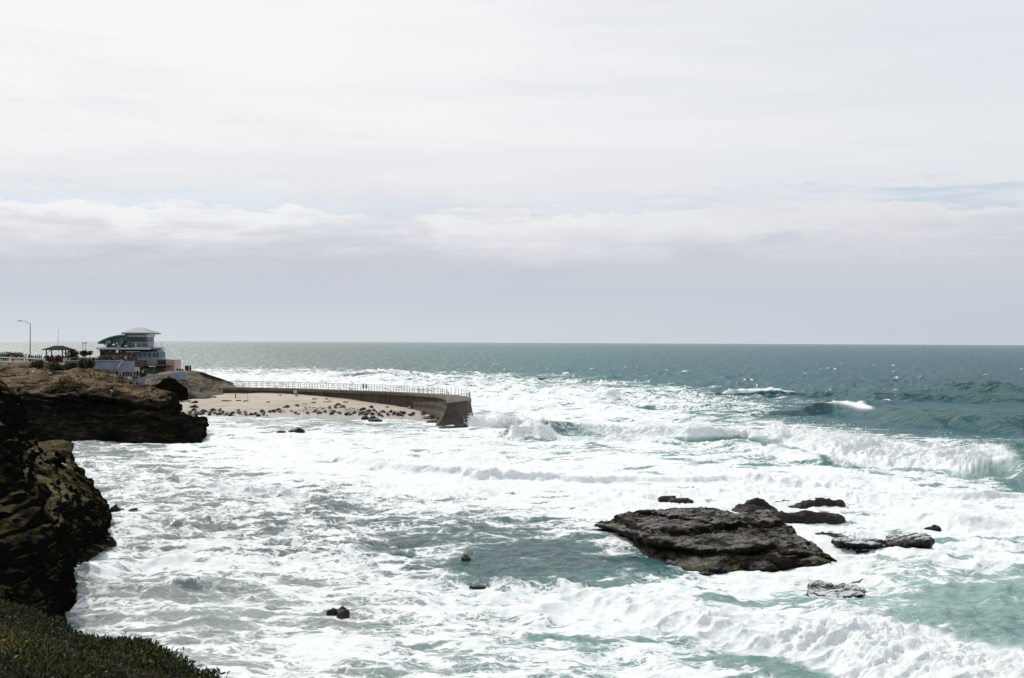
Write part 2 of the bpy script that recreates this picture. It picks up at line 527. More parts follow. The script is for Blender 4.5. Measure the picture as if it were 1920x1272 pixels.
def build_sea():
    tc = np.linspace(-0.43, 0.43, 860)
    to = 0.43 * 1.12 ** np.arange(1, 27)
    t = np.concatenate([-to[::-1], tc, to])
    Y = [24.0]
    while Y[-1] < 950:
        y0 = Y[-1]
        k = 0.0030 if y0 < 300 else 0.0044
        Y.append(y0 + k * y0 ** 1.12)
    while Y[-1] < 70000:
        Y.append(Y[-1] * 1.05)
    Y = np.array(Y)
    nr, nc = len(Y), len(t)
    TT = np.repeat(t[None], nr, 0)
    # rows crowd together where a crest runs, so that the broken faces are finely modelled
    fy = np.concatenate([np.arange(24, 340, .2), np.geomspace(341, Y[-1], 500)])
    base_den = np.interp(fy, Y[:-1], 1 / np.diff(Y))
    YY = np.zeros_like(TT)
    lines = []
    for cr in CRESTS:
        cr = np.array(cr, float)
        Gc = ground(cr[:, 0], cr[:, 1], cr[:, 2])
        tt = Gc[:, 0] / Gc[:, 1]
        k_ = np.linspace(-.06, .06, 13)
        yc = np.mean([np.interp(t + q, tt, Gc[:, 1]) for q in k_ * .35], axis=0)
        hh = np.interp(t, tt, cr[:, 2]) * sstep(t, tt[0] - .05, tt[0] + .02) * (1 - sstep(t, tt[-1] - .02, tt[-1] + .05))
        lines.append((yc, hh))
    DEN = np.repeat(base_den[None], nc, 0)
    for yc, hh in lines:
        wgt = (np.minimum(hh, 1.5) * 8.5 / (0.6 + yc / 130.) * sstep(hh, .1, .5))[:, None]
        DEN += wgt * np.exp(-((fy[None] - yc[:, None] + .8 * hh[:, None]) / (1.2 + 1.5 * hh[:, None])) ** 4)
    kern = np.hanning(27)[1:-1]
    kern /= kern.sum()
    pad = np.concatenate([np.repeat(DEN[:1], 12, 0), DEN, np.repeat(DEN[-1:], 12, 0)])
    DEN = sum(kern[q] * pad[q:q + nc] for q in range(25))
    for j in range(nc):
        den = DEN[j]
        cum = np.concatenate([[0], np.cumsum(.5 * (den[1:] + den[:-1]) * np.diff(fy))])
        YY[:, j] = np.interp(np.linspace(0, cum[-1], nr), cum, fy)
    # neighbouring columns stay in step
    pad = np.concatenate([np.repeat(YY[:, :1], 7, 1), YY, np.repeat(YY[:, -1:], 7, 1)], 1)
    kern = np.hanning(17)[1:-1]
    kern /= kern.sum()
    YY = sum(kern[q] * pad[:, q:q + nc] for q in range(15))
    XX = YY * TT
    X, Yf = XX.ravel(), YY.ravel()
    N = len(X)
    P0 = np.stack([X, Yf, np.zeros(N)], -1)
    px, py = project(P0)
    # the lookup is shifted by noise so that no edge runs straight
    q = np.stack([X * 0.11, Yf * 0.11, np.zeros(N)], -1)
    wx = fbm(q, 4, 3)
    wy = fbm(q, 4, 13)
    lx = px + wx * 90
    ly = py + wy * np.clip((py - 640) * 0.13, 1, 32)
    foam = table(FOAM, lx, ly)
    aer_glare = table(AER_GLARE, lx, ly)
    foam = foam - .065 * sstep(foam, .45, .7) - .05 * sstep(py, 1060, 1150)
    near = 1 - sstep(Yf, 150, 260)
    calm = np.exp(-(((X - COVE[0]) / 30) ** 2 + ((Yf - 208) / 14) ** 2))
    amp = (1 - 0.62 * near) * (1 - .8 * calm)
    far = 1 - sstep(Yf, 300, 800) * 0.6
    lo = ocean_tile(330., 1024, 9, 75, (0.25, 1.0), 5, 4.2, 4)
    mid = ocean_tile(120., 1024, 2.2, 12, (0.45, 1.0), 6, 3.6, 2)
    hi = ocean_tile(46., 1024, 0.5, 3.2, (0.2, 1.0), 8, 3.2, 1)
    h1 = sample_tile(lo, 330., X, Yf, 0.1)
    h2 = sample_tile(mid, 120., X, Yf, -0.3)
    h3 = sample_tile(hi, 46., X, Yf, 0.5)
    chopA = 0.40 * amp * far
    chopB = (0.20 * (1 - 0.30 * near) * (1 - .75 * calm)) * (1 + .9 * sstep(Yf, 200, 300)) * (1 - sstep(Yf, 400, 900) * 0.6)
    chopC = 0.085 * (1 - .5 * calm) * (1 - sstep(Yf, 110, 220))
    patchy = 0.75 + 0.5 * vnoise(q * 0.7, 55)
    Z = chopA * h1[0] + chopB * h2[0] * patchy + chopC * h3[0] * patchy
    DX = -0.9 * (chopA * h1[1] + chopB * h2[1] + chopC * h3[1])
    DY = -0.9 * (chopA * h1[2] + chopB * h2[2] + chopC * h3[2])
    caps = sstep(h2[0] + .5 * h1[0] + .6 * vnoise(q * 1.3, 66), 2.6, 3.2) * sstep(Yf, 215, 260) * (1 - sstep(Yf, 700, 1200))
    foam = np.maximum(foam, .62 * caps)
    crestz = np.zeros(N)
    turb = np.zeros(N)
    green = np.zeros(N)
    jit = 0.5 * fbm(np.stack([X * 0.22, np.zeros(N), Yf * 0.05], -1), 4, 77)
    jit2 = fbm(np.stack([X * 0.35, np.zeros(N), np.full(N, 3.)], -1), 3, 78)
    for ci, cr in enumerate(CRESTS):
        cr = np.array(cr, float)
        G = ground(cr[:, 0], cr[:, 1], cr[:, 2])
        tt = G[:, 0] / G[:, 1]
        tn = X / Yf
        yc = np.interp(tn, tt, G[:, 1])
        hh = np.interp(tn, tt, cr[:, 2])
        br = np.interp(tn, tt, cr[:, 3])
        br = np.clip(br * (0.86 + 0.55 * vnoise(np.stack([X * .16, np.full(N, ci * 3.1), Yf * 0], -1), 91)), 0, 1)
        e = (tt[-1] - tt[0]) * 0.12
        end = sstep(tn, tt[0] - e * .3, tt[0] + e) * (1 - sstep(tn, tt[-1] - e, tt[-1] + e * .3))
        slope = np.interp(tn, tt, np.gradient(G[:, 1], G[:, 0] + np.arange(len(tt)) * 1e-6))
        cosf = 1 / np.sqrt(1 + np.clip(slope, -3, 3) ** 2)
        hh = hh * end * (1 + 0.22 * jit2)
        s = (Yf - yc) * cosf + jit * hh * 1.6
        hs = np.maximum(hh, 0.05)
        wf = hs * (1.8 - .8 * br)
        wb = hs * 3.6 + 0.5
        prof = np.where(s < 0, np.exp(-(s / wf) ** 2), np.exp(-(s / wb) ** 2))
        trough = np.exp(-((s + 2.6 * hs) / (1.2 * hs)) ** 2)
        Z += hh * prof - 0.16 * hh * trough
        DY -= np.where(s < 0, 1, 0.9) * 0.55 * hh * prof ** 2 * (0.4 + 0.6 * br)
        reach = np.where(Yf > 215, 1.0, 2.4)
        zone = np.where(s < 0, np.exp(-(s / (reach * hs)) ** 2), np.exp(-(s / (1.2 * hs)) ** 2)) * br * end
        zone *= sstep(hh, 0.02, 0.25)
        foam = np.maximum(foam, zone * 1.1)
        turb = np.maximum(turb, zone * np.clip(hh, 0, 1.4) * sstep(br, .15, .45))
        green = np.maximum(green, np.where(s < 0, prof ** .8, prof ** 2) * (1 - br) * sstep(hh, .4, 1.1) * sstep(Yf, 100, 160))
        # clear green face where the crest is not broken
        foam -= 0.34 * trough * sstep(hh, .5, 1.1) * end
        foam -= 0.25 * prof * (1 - br) * sstep(hh, .5, 1.2)
        crestz = np.maximum(crestz, prof * hh)
    # billowing white water: puffs pushed out along the surface normal
    G3 = np.stack([X + DX, Yf + DY, Z], -1).reshape(nr, nc, 3)
    NN = grid_normals(G3).reshape(-1, 3)
    NN[NN[:, 2] < 0] *= -1
    m = turb > 0.02
    Pm = G3.reshape(-1, 3)[m]
    size = (np.where(Yf[m] < 100, .95, 1.9) * (1 + .35 * vnoise(np.stack([X[m] * .25, Yf[m] * .25, np.zeros(m.sum())], -1), 47)))[:, None]
    size = np.exp(np.round(np.log(size) * 4) / 4) * 0 + np.where(Yf[m] < 100, .95, 1.9)[:, None]
    b = np.abs(vnoise(Pm / size, 40))
    b2 = np.abs(vnoise(Pm / size * 2.3, 41))
    b3 = np.abs(vnoise(Pm / size * 5.1, 42))
    big = vnoise(Pm / size * .4, 43)
    b4 = np.abs(vnoise(Pm / size * 10.3, 44))
    rag = sstep(vnoise(Pm / size * .55, 48), -.5, .5)
    puff = (b - .3) * .62 + ((b2 - .3) * .44 + (b3 - .3) * .26) * (.35 + rag) + (b4 - .3) * .14 + .50 * big
    D = (turb[m] * size[:, 0] * 0.62 * np.where(Yf[m] > 215, .45, np.where(Yf[m] > 100, .68, .62)) * puff)[:, None] * NN[m]
    DX[m] += D[:, 0]
    DY[m] += D[:, 1]
    Z[m] += D[:, 2]
    # low lumps on all broken water
    fz = np.clip(foam, 0, 1)
    mm = Yf < 320
    Pn = np.stack([X[mm] * .9, Yf[mm] * .6, np.zeros(mm.sum())], -1)
    Z[mm] += 0.07 * fz[mm] * fbm(Pn, 3, 60, .55, ridged=True)
    # the water heaps up and rings round the rocks
    for (rx, ry, rw) in RIPPLE_ROCKS:
        d = np.hypot((X - rx), (Yf - ry))
        k = np.exp(-((d - rw) / (0.35 * rw + .3)) ** 2)
        foam = np.maximum(foam, foam + 0.35 * k)
    V = np.stack([X + DX, Yf + DY, Z], -1)
    edge = np.abs(TT.ravel()) > 0.5
    V[edge, 2] *= 0.6
    # colour of the water body, left-hand sun glare painted in
    a = np.clip(aer_glare, 0, 1)[:, None]
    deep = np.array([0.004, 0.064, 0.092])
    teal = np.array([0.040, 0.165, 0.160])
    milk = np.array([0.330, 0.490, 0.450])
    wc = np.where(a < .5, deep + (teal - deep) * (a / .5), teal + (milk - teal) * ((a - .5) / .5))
    g = green[:, None]
    wc = wc * (1 - .9 * g) + np.array([0.002, 0.070, 0.060]) * .9 * g
    # sandy grey tint of the shallow bay, also greying the glare painted at left
    sandy = np.maximum(1 - sstep(px, 500, 1150), (1 - sstep(px, 1000, 1400)) * sstep(py, 900, 950) * (1 - sstep(py, 1080, 1130)) * .45)[:, None]
    grey = wc.mean(axis=1, keepdims=True) * np.array([1.0, 1.03, 0.98])
    wc = wc * (1 - .7 * sandy) + grey * .7 * sandy
    mat = sea_material()
    o = mesh_np('sea', V, grid_faces(nr, nc), mat)
    me = o.data
    at1 = me.attributes.new('foam', 'FLOAT', 'POINT')
    at1.data.foreach_set('value', np.clip(foam, 0, 1.3).astype(np.float32))
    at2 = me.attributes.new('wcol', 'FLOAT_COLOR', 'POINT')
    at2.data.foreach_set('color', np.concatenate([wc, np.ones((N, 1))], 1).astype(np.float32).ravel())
    at3 = me.attributes.new('turb', 'FLOAT', 'POINT')
    at3.data.foreach_set('value', turb.astype(np.float32))
    tag(o, kind='structure')
    return V, turb, nr, nc


def sea_material():
    m, T = material('sea_water')
    pos = T.n('ShaderNodeNewGeometry').outputs['Position']
    F = T.n('ShaderNodeAttribute', attribute_name='foam').outputs['Fac']
    TB = T.n('ShaderNodeAttribute', attribute_name='turb').outputs['Fac']
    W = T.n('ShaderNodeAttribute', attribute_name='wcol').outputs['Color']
    flat = T.mapping(pos, (1, 1, 0.25))
    # warp
    wn = T.noise(flat, 0.35, 4, 0.6, 0, 1)
    wv = T.n('ShaderNodeVectorMath', {0: wn, 1: (0.5, 0.5, 0.5)}, operation='SUBTRACT').outputs[0]
    wv = T.n('ShaderNodeVectorMath', {0: wv, 'Scale': 3.2}, operation='SCALE').outputs[0]
    p = T.n('ShaderNodeVectorMath', {0: flat, 1: wv}, operation='ADD').outputs[0]
    st = T.mapping(p, (0.55, 1.25, 1), rot=(0, 0, 0.12))
    streak = T.noise(st, 0.30, 10, 0.62, 0.3)
    fine = T.noise(T.mapping(p, (0.8, 1.3, 1)), 1.3, 9, 0.68)
    v1 = T.n('ShaderNodeTexVoronoi', {'Vector': T.mapping(p, (0.6, 1.0, 1)), 'Scale': 0.62, 'Detail': 1.5}, feature='DISTANCE_TO_EDGE').outputs[0]
    v2 = T.n('ShaderNodeTexVoronoi', {'Vector': T.mapping(p, (0.7, 1.1, 1)), 'Scale': 2.1, 'Detail': 1.0}, feature='DISTANCE_TO_EDGE').outputs[0]
    lace = T.math('MAXIMUM', T.mr(v1, 0.12, 0.0), T.math('MULTIPLY', T.mr(v2, 0.16, 0.0), 0.7))
    x = T.math('MULTIPLY', T.math('SUBTRACT', streak, 0.5), 2.6)
    x = T.math('ADD', x, T.math('MULTIPLY', T.math('SUBTRACT', fine, 0.5), 1.1))
    x = T.math('ADD', x, T.math('MULTIPLY', T.math('SUBTRACT', lace, 0.35), T.mr(F, 0.05, 0.5, 0.0, 0.62)))
    hv = T.n('ShaderNodeTexVoronoi', {'Vector': T.mapping(p, (0.45, 0.95, 1)), 'Scale': 0.55, 'Randomness': 1.0}, feature='SMOOTH_F1').outputs['Distance']
    holes = T.math('MULTIPLY', T.mr(hv, 0.42, 0.12), T.mr(T.noise(flat, 0.09, 3, .5), .42, .60))
    x = T.math('SUBTRACT', x, T.math('MULTIPLY', holes, T.mr(TB, .05, .3, 1.15, 0.0)))
    x = T.math('ADD', x, T.math('SUBTRACT', T.math('MULTIPLY', F, 2.2), 1.14))
    mask = T.mr(x, -0.30, 0.34)
    mask = T.math('MULTIPLY', mask, T.mr(F, 0.0, 0.12))
    mask = T.math('MAXIMUM', mask, T.mr(TB, 0.25, 0.7))
    bh = T.noise(T.mapping(pos, (0.6, 1.2, 1)), 1.0, 9, 0.68)
    bh2 = T.noise(T.mapping(pos, (0.5, 1.3, 1)), 0.16, 6, 0.62)
    bh = T.math('ADD', bh, T.math('MULTIPLY', bh2, 4.0))
    yy = T.n('ShaderNodeSeparateXYZ', {0: pos}).outputs[1]
    rgh = T.mr(yy, 90, 360, 0.10, 0.27)
    bw = T.n('ShaderNodeBump', {'Strength': 0.9, 'Distance': 0.5, 'Height': bh})
    bf_h = T.math('ADD', T.math('MULTIPLY', fine, 0.7), T.math('MULTIPLY', mask, 0.35))
    bf = T.n('ShaderNodeBump', {'Strength': 0.7, 'Distance': 0.28, 'Height': bf_h})
    # unresolved ripples turn part of the surface away from the horizon: the far sea mirrors less of it
    fr = T.n('ShaderNodeFresnel', {'IOR': 1.33, 'Normal': bw.outputs[0]}).outputs[0]
    fr = T.math('MULTIPLY', fr, T.mr(yy, 80, 330, 0.95, 0.50))
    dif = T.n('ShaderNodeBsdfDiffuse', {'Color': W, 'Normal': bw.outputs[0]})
    glo = T.n('ShaderNodeBsdfAnisotropic', {'Color': (1, 1, 1, 1), 'Roughness': rgh, 'Normal': bw.outputs[0]})
    water = T.n('ShaderNodeMixShader', {0: fr, 1: dif.outputs[0], 2: glo.outputs[0]})
    fcol = T.mix(T.mr(fine, 0.3, 0.75), (0.64, 0.70, 0.70), (0.85, 0.86, 0.86))
    thin = T.mix(0.45, fcol, W)
    fcol = T.mix(T.mr(mask, 0.4, 1.0), thin, fcol)
    foam = T.n('ShaderNodeBsdfPrincipled', {'Base Color': fcol, 'Roughness': 0.75, 'Specular IOR Level': 0.15,
                                            'Normal': bf.outputs[0]})
    mx = T.n('ShaderNodeMixShader', {0: mask, 1: water.outputs[0], 2: foam.outputs[0]})
    o = T.n('ShaderNodeOutputMaterial')
    T.link(mx.outputs[0], o.inputs[0])
    return m
# ------------------------------------------------------------------ rock materials
def rock_mat(name, dark, mid, dry, moss=None, moss_amt=0.0, dry_lo=0.55, wet_z=1.2, scale=1.0, rough=0.75, dry_amt=1.0, barn=0.0,
             bump=0.22, spec=0.08, foamy=0.0, topwet=0.0):
    """dark wet sandstone, shade painted into its faces, sunlight into level tops; dry sand and lichen lie on level ledges above the splash line"""
    m, T = material(name)
    geo = T.n('ShaderNodeNewGeometry')
    pos = geo.outputs['Position']
    nz = T.n('ShaderNodeSeparateXYZ', {0: geo.outputs['Normal']}).outputs[2]
    z = T.n('ShaderNodeSeparateXYZ', {0: pos}).outputs[2]
    strat = T.noise(T.mapping(pos, (0.35 * scale, 0.35 * scale, 2.6 * scale)), 1.0, 8, 0.62, 0.4)
    blot = T.noise(pos, 0.8 * scale, 9, 0.66, 0.3)
    fine = T.noise(pos, 5.5 * scale, 8, 0.7)
    c = T.mix(T.mr(strat, 0.35, 0.68), dark, mid)
    c = T.mix(T.math('MULTIPLY', T.mr(fine, 0.5, 0.72), 0.45), c, tuple(v * 1.7 for v in mid))
    if moss:
        mm = T.math('MULTIPLY', T.mr(T.noise(pos, 0.55 * scale, 7, 0.7, 0.2), 0.50, 0.60), moss_amt)
        mm = T.math('MULTIPLY', mm, T.mr(nz, 0.5, 0.9))
        c = T.mix(mm, c, T.mix(T.mr(fine, 0.35, 0.7), tuple(v * .5 for v in moss), moss))
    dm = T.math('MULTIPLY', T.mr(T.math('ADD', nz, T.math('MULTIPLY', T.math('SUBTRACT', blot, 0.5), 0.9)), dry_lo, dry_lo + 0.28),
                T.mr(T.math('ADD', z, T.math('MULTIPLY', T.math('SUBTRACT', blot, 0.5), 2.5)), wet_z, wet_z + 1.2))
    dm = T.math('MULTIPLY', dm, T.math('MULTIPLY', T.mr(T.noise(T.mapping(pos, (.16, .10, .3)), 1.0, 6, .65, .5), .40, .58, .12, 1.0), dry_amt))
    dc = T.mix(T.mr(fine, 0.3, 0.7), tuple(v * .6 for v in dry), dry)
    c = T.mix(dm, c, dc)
    if barn:
        v = T.n('ShaderNodeTexVoronoi', {'Vector': pos, 'Scale': 9.0}).outputs['Distance']
        bm_ = T.math('MULTIPLY', T.mr(v, 0.32, 0.16), T.mr(T.noise(pos, 1.7, 4, 0.6), 0.46, 0.6))
        c = T.mix(T.math('MULTIPLY', bm_, barn), c, (0.16, 0.135, 0.12))
    if foamy:      # sheets of foam draining off the rock
        fs = T.noise(T.mapping(pos, (0.5, 1.6, 1.0), rot=(0, 0, -.25)), 0.75, 7, 0.55, 0.8)
        fm = T.math('MULTIPLY', T.mr(fs, 0.60 - .2 * foamy, 0.74 - .2 * foamy), T.mr(nz, 0.45, 0.9))
        c = T.mix(T.math('MULTIPLY', fm, foamy), c, (0.66, 0.70, 0.72))
    hgt = T.math('ADD', T.math('MULTIPLY', strat, 0.9), T.math('ADD', blot, T.math('MULTIPLY', fine, 0.35)))
    b = T.n('ShaderNodeBump', {'Strength': 0.9, 'Distance': bump, 'Height': hgt})
    r = T.mr(z, 0.2, wet_z + .6, rough * .55, rough)
    if topwet:     # film of water and small pools left on the level top
        pool = T.math('MULTIPLY', T.mr(T.noise(T.mapping(pos, (.5, 1.0, .5)), 1.3, 6, .6, .3), .56, .60), T.mr(nz, .90, .97))
        wn_ = T.mr(T.noise(T.mapping(pos, (.5, 1.1, .5)), 1.1, 5, .6, .3), .42, .58)
        r = T.math('MINIMUM', r, T.mr(T.math('MULTIPLY', T.mr(nz, .6, .95), wn_), 0, 1, .65, .28))
        r = T.mr(pool, 0, 1, r, .06)
        spec = T.mr(T.math('MULTIPLY', T.mr(nz, .6, .95), T.math('MAXIMUM', wn_, pool)), 0, 1, spec, .5)
        c = T.mix(pool, c, (.03, .035, .035))
    finish(T, **{'Base Color': c, 'Roughness': r, 'Normal': b.outputs[0], 'Specular IOR Level': spec})
    return m


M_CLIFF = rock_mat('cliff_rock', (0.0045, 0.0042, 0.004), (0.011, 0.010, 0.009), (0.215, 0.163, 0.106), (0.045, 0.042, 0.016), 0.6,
                   dry_lo=0.74, wet_z=4.2, bump=.35, spec=.0)  # near-black faces and tan tops carry painted shade and sunlight
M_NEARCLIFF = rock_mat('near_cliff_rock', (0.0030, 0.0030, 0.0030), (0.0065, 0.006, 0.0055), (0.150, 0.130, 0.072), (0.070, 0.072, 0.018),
                       1.0, dry_lo=0.66, wet_z=1.9, scale=1.5, spec=.0)  # shade painted into the black faces, sunlight into the olive-tan ledge
M_BLUFF = rock_mat('bluff_rock', (0.014, 0.012, 0.010), (0.050, 0.043, 0.032), (0.150, 0.125, 0.085), (0.045, 0.042, 0.02), 0.6,
                   dry_lo=0.52, wet_z=2.0)
M_REEF = rock_mat('reef_rock', (0.004, 0.0035, 0.003), (0.018, 0.014, 0.012), (0.150, 0.130, 0.135), (0.085, 0.088, 0.022), 1.0,
                  dry_lo=0.84, topwet=1.0, wet_z=0.7, scale=2.4, rough=0.7, barn=0.45, bump=0.16, spec=0.03)  # pale tone of the level top paints in its wet sheen
M_MUSSEL = rock_mat('mussel_rock', (0.012, 0.010, 0.010), (0.044, 0.034, 0.031), (0.13, 0.11, 0.10), None, 0.0,
                    dry_lo=0.8, wet_z=0.2, scale=4.0, rough=0.8, barn=1.0, bump=0.12, dry_amt=.6, spec=.12)
M_WETROCK = rock_mat('wet_black_rock', (0.008, 0.008, 0.009), (0.024, 0.021, 0.023), (0.06, 0.055, 0.06), None, 0.0,
                     dry_lo=0.9, wet_z=0.5, scale=3.0, rough=0.5, barn=0.2, bump=0.14, spec=.12, foamy=.5)
M_LEDGE = rock_mat('awash_ledge_rock', (0.007, 0.007, 0.008), (0.022, 0.020, 0.021), (0.06, 0.055, 0.06), (.03, .032, .012), 0.8,
                   dry_lo=0.9, wet_z=0.5, scale=3.0, rough=0.5, barn=0.2, bump=0.14, spec=.10, foamy=.85)


M_BUTT0 = rock_mat('buttress_foot_rock', (0.03, 0.027, 0.024), (0.075, 0.066, 0.056), (.12, .11, .095), dry_lo=.95, wet_z=.8, scale=3, barn=.3, bump=.1)


def mat_sand():
    m, T = material('beach_sand')
    pos = T.n('ShaderNodeNewGeometry').outputs['Position']
    z = T.n('ShaderNodeSeparateXYZ', {0: pos}).outputs[2]
    n1 = T.noise(T.mapping(pos, (0.12, 0.35, 1)), 1.0, 8, 0.65, 0.6)
    n2 = T.noise(pos, 1.1, 8, 0.7)
    n3 = T.noise(pos, 7.0, 4, 0.7)
    c = T.mix(T.mr(n1, 0.35, 0.65), (0.35, 0.305, 0.25), (0.475, 0.42, 0.35))
    c = T.mix(T.math('MULTIPLY', T.mr(n2, 0.50, 0.70), 0.45), c, (0.32, 0.265, 0.205))
    c = T.mix(T.math('MULTIPLY', T.mr(n3, 0.55, 0.75), 0.30), c, (0.24, 0.19, 0.14))
    wet = T.mr(T.math('ADD', z, T.math('MULTIPLY', T.math('SUBTRACT', n1, 0.5), 0.5)), 0.75, 0.30)
    c = T.mix(wet, c, (0.36, 0.33, 0.30))
    b = T.n('ShaderNodeBump', {'Strength': 0.7, 'Distance': 0.25, 'Height': T.math('ADD', n2, T.math('MULTIPLY', n3, 0.5))})
    finish(T, **{'Base Color': c, 'Roughness': T.mr(wet, 0, 1, 0.85, 0.3), 'Normal': b.outputs[0], 'Specular IOR Level': 0.3})
    return m


def patch(name, rows, nu, nv, mat, amp=1.0, freq=0.14, strat=2.2, seed=1, octs=6, fade_rows=0, terr=0.5, mesh=True, flip=False, top_relief=0.0):
    """rows: list of rows of (px, py, Y) or ('w', x, y, z); a spline sheet through them, broken up by rock noise"""
    C = []
    for r in rows:
        C.append([np.array(q[1:], float) if q[0] == 'w' else at(np.array(q[0], float), np.array(q[1], float), q[2]) for q in r])
    G = crom(crom(np.array(C), nu, 0), nv, 1)
    N = grid_normals(G)
    if N[..., 2].mean() < 0:
        N = -N
        flip = not flip
    if amp:
        p = G * freq
        p[..., 2] *= strat
        w = fbm(p * .7, 3, seed + 50)
        p = p + w[..., None] * .35
        d = fbm(p, octs, seed, 0.55, ridged=True) * .75 + fbm(p * .35, 2, seed + 9) * .8
        # bedding: beds stand proud by turns
        if terr:
            zz = G[..., 2] * 1.15 + fbm(G * 0.08, 3, seed + 5) * 2.2
            fr = zz - np.floor(zz)
            bed = _hash(np.floor(zz).astype(np.int64) + 500, np.zeros(zz.shape, np.int64), np.zeros(zz.shape, np.int64), seed)
            d = d + terr * (bed - .5) * sstep(fr, 0, .22) * (1 - sstep(fr, .8, 1))
            d = d - terr * 0.8 * (1 - sstep(fr, .0, .14)) * (1 - sstep(N[..., 2], .5, .9))
        if top_relief:
            up = sstep(N[..., 2], .6, .95)
            q = G * [.10, .055, .1]
            d = d + up * top_relief * (fbm(q, 5, seed + 30, .55, ridged=True) - .1)
        fade = np.ones(nu)
        if fade_rows:
            fade[:fade_rows] = np.linspace(0, 1, fade_rows)
        G = G + N * (d * amp * fade[:, None])[..., None]
    if not mesh:
        return G
    F = grid_faces(nu, nv, flip=flip)
    return mesh_np(name, G.reshape(-1, 3), F, mat)


def build_land():
    out = {}
    # ---- headland cliff across the cove, left
    W = [(-330, 820, 140), (-200, 822, 148), (-60, 824, 154), (60, 824, 158), (125, 827, 158), (175, 828, 158), (230, 829, 157), (268, 830, 157),
         (300, 831, 156), (340, 831, 156), (371, 830, 157), (380, 800, 178)]
    B0 = [(a, b + 22, c - 0.5) for a, b, c in W[:-1]] + [(386, 826, 178)]
    F1 = [(-330, 800, 142), (-200, 800, 150), (-60, 800, 156), (60, 800, 162), (125, 800, 163), (175, 800, 162), (230, 805, 160), (268, 806, 159.5),
          (300, 806, 158), (336, 808, 157.5), (362, 813, 158.5), (374, 802, 181)]
    F2 = [(-330, 770, 144), (-200, 768, 152), (-60, 766, 158), (60, 766, 166), (125, 764, 168), (175, 770, 165), (230, 770, 163), (266, 772, 163),
          (298, 784, 160), (322, 790, 159.5), (350, 800, 161), (366, 794, 184)]
    F3 = [(-330, 750, 145), (-200, 748, 153), (-60, 748, 160), (60, 747, 168), (125, 742, 170), (175, 752, 168), (230, 758, 166), (266, 762, 166),
          (297, 768, 164), (312, 785, 163), (340, 790, 166), (350, 788, 188)]
    L = [(-330, 735, 150), (-200, 733, 158), (-60, 733, 164), (60, 733, 172), (125, 722, 178), (175, 739, 171), (230, 747, 169), (267, 750, 169),
         (300, 755, 167), (315, 760, 171), (330, 781, 174), (338, 783, 192)]
    M = [(-330, 716, 190), (-200, 712, 200), (-60, 710, 205), (60, 712, 215), (125, 707, 222), (176, 727, 205), (230, 741, 192), (267, 745, 186),
         (302, 750, 184), (317, 756, 182), (324, 768, 184), (331, 777, 198)]
    T_ = [(-330, 694, 250), (-200, 690, 258), (-60, 689, 262), (60, 690, 262), (125, 697, 258), (176, 703, 252), (232, 722, 235), (268, 738, 208),
          (304, 745, 200), (322, 750, 198), (330, 758, 196), (336, 770, 206)]
    P = [(-330, 684, 300), (-200, 682, 300), (-60, 682, 300), (60, 682, 298), (125, 684, 290), (176, 692, 275), (232, 716, 252), (270, 744, 225),
         (304, 750, 214), (318, 756, 212), (324, 766, 212), (328, 776, 216)]
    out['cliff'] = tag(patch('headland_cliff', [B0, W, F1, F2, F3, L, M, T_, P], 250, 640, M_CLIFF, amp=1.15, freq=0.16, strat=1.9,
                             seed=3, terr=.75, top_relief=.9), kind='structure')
    # ---- level ground the buildings and visitors stand on
    pl = []
    for (y, z) in ((258, 2.0), (264, 6.6), (285, 7.9), (335, 8.0), (346, 6.5), (352, -2)):
        pl.append([('w', x * (y / 287. if x > -100 else 1), y + 4 * math.sin(x * .1), min(z, zx))
                   for x, zx in ((-420, 9), (-250, 9), (-190, 9), (-150, 9), (-120, 9), (-105, 9), (-96, 9), (-92, 8.4), (-90, 5.4), (-82, 5.2), (-76, 5.0), (-73, 1.5), (-71, -2))])
    out['plateau'] = tag(patch('headland_ground', pl, 60, 160, M_BLUFF, amp=0.12, freq=.4, terr=0, seed=15), kind='structure')
    # ---- bluff below the lifeguard tower, behind the beach
    b0 = [(262, 760, 224), (285, 760, 225), (315, 762, 225.5), (352, 760, 227), (382, 757, 228), (412, 753, 229), (442, 749, 230), (475, 749, 232)]
    b1 = [(264, 740, 226), (284, 744, 226), (312, 746, 226.5), (352, 746, 229), (382, 744, 230), (412, 743, 232), (442, 741, 234), (468, 742, 235)]
    b2 = [(268, 725, 228), (282, 722, 227), (305, 726, 227), (345, 735, 230), (382, 737, 235), (412, 738, 238), (442, 737.5, 240), (462, 740, 240)]
    b3 = [(272, 716, 230), (288, 712, 230), (312, 711, 231), (345, 722, 235), (382, 722, 240), (412, 728, 242), (440, 731, 243), (458, 738, 244)]
    b4 = [(275, 712, 240), (290, 708, 243), (318, 705, 243), (350, 702.5, 246), (382, 708, 248), (412, 716, 249), (438, 725.5, 249), (455, 737, 248)]
    b5 = [(275, 704, 262), (290, 704, 262), (318, 702, 262), (350, 699.5, 262), (382, 707, 258), (412, 716, 256), (438, 727, 254), (455, 738, 252)]
    b6 = [(275, 706, 300), (290, 706, 300), (318, 706, 300), (352, 712, 290), (390, 760, 280), (420, 760, 270), (440, 755, 262), (455, 750, 258)]
    out['bluff'] = tag(patch('beach_bluff', [b0, b1, b2, b3, b4, b5, b6], 120, 300, M_BLUFF, amp=.6, freq=.32, strat=1.8, seed=23, terr=.9),
                       kind='structure')
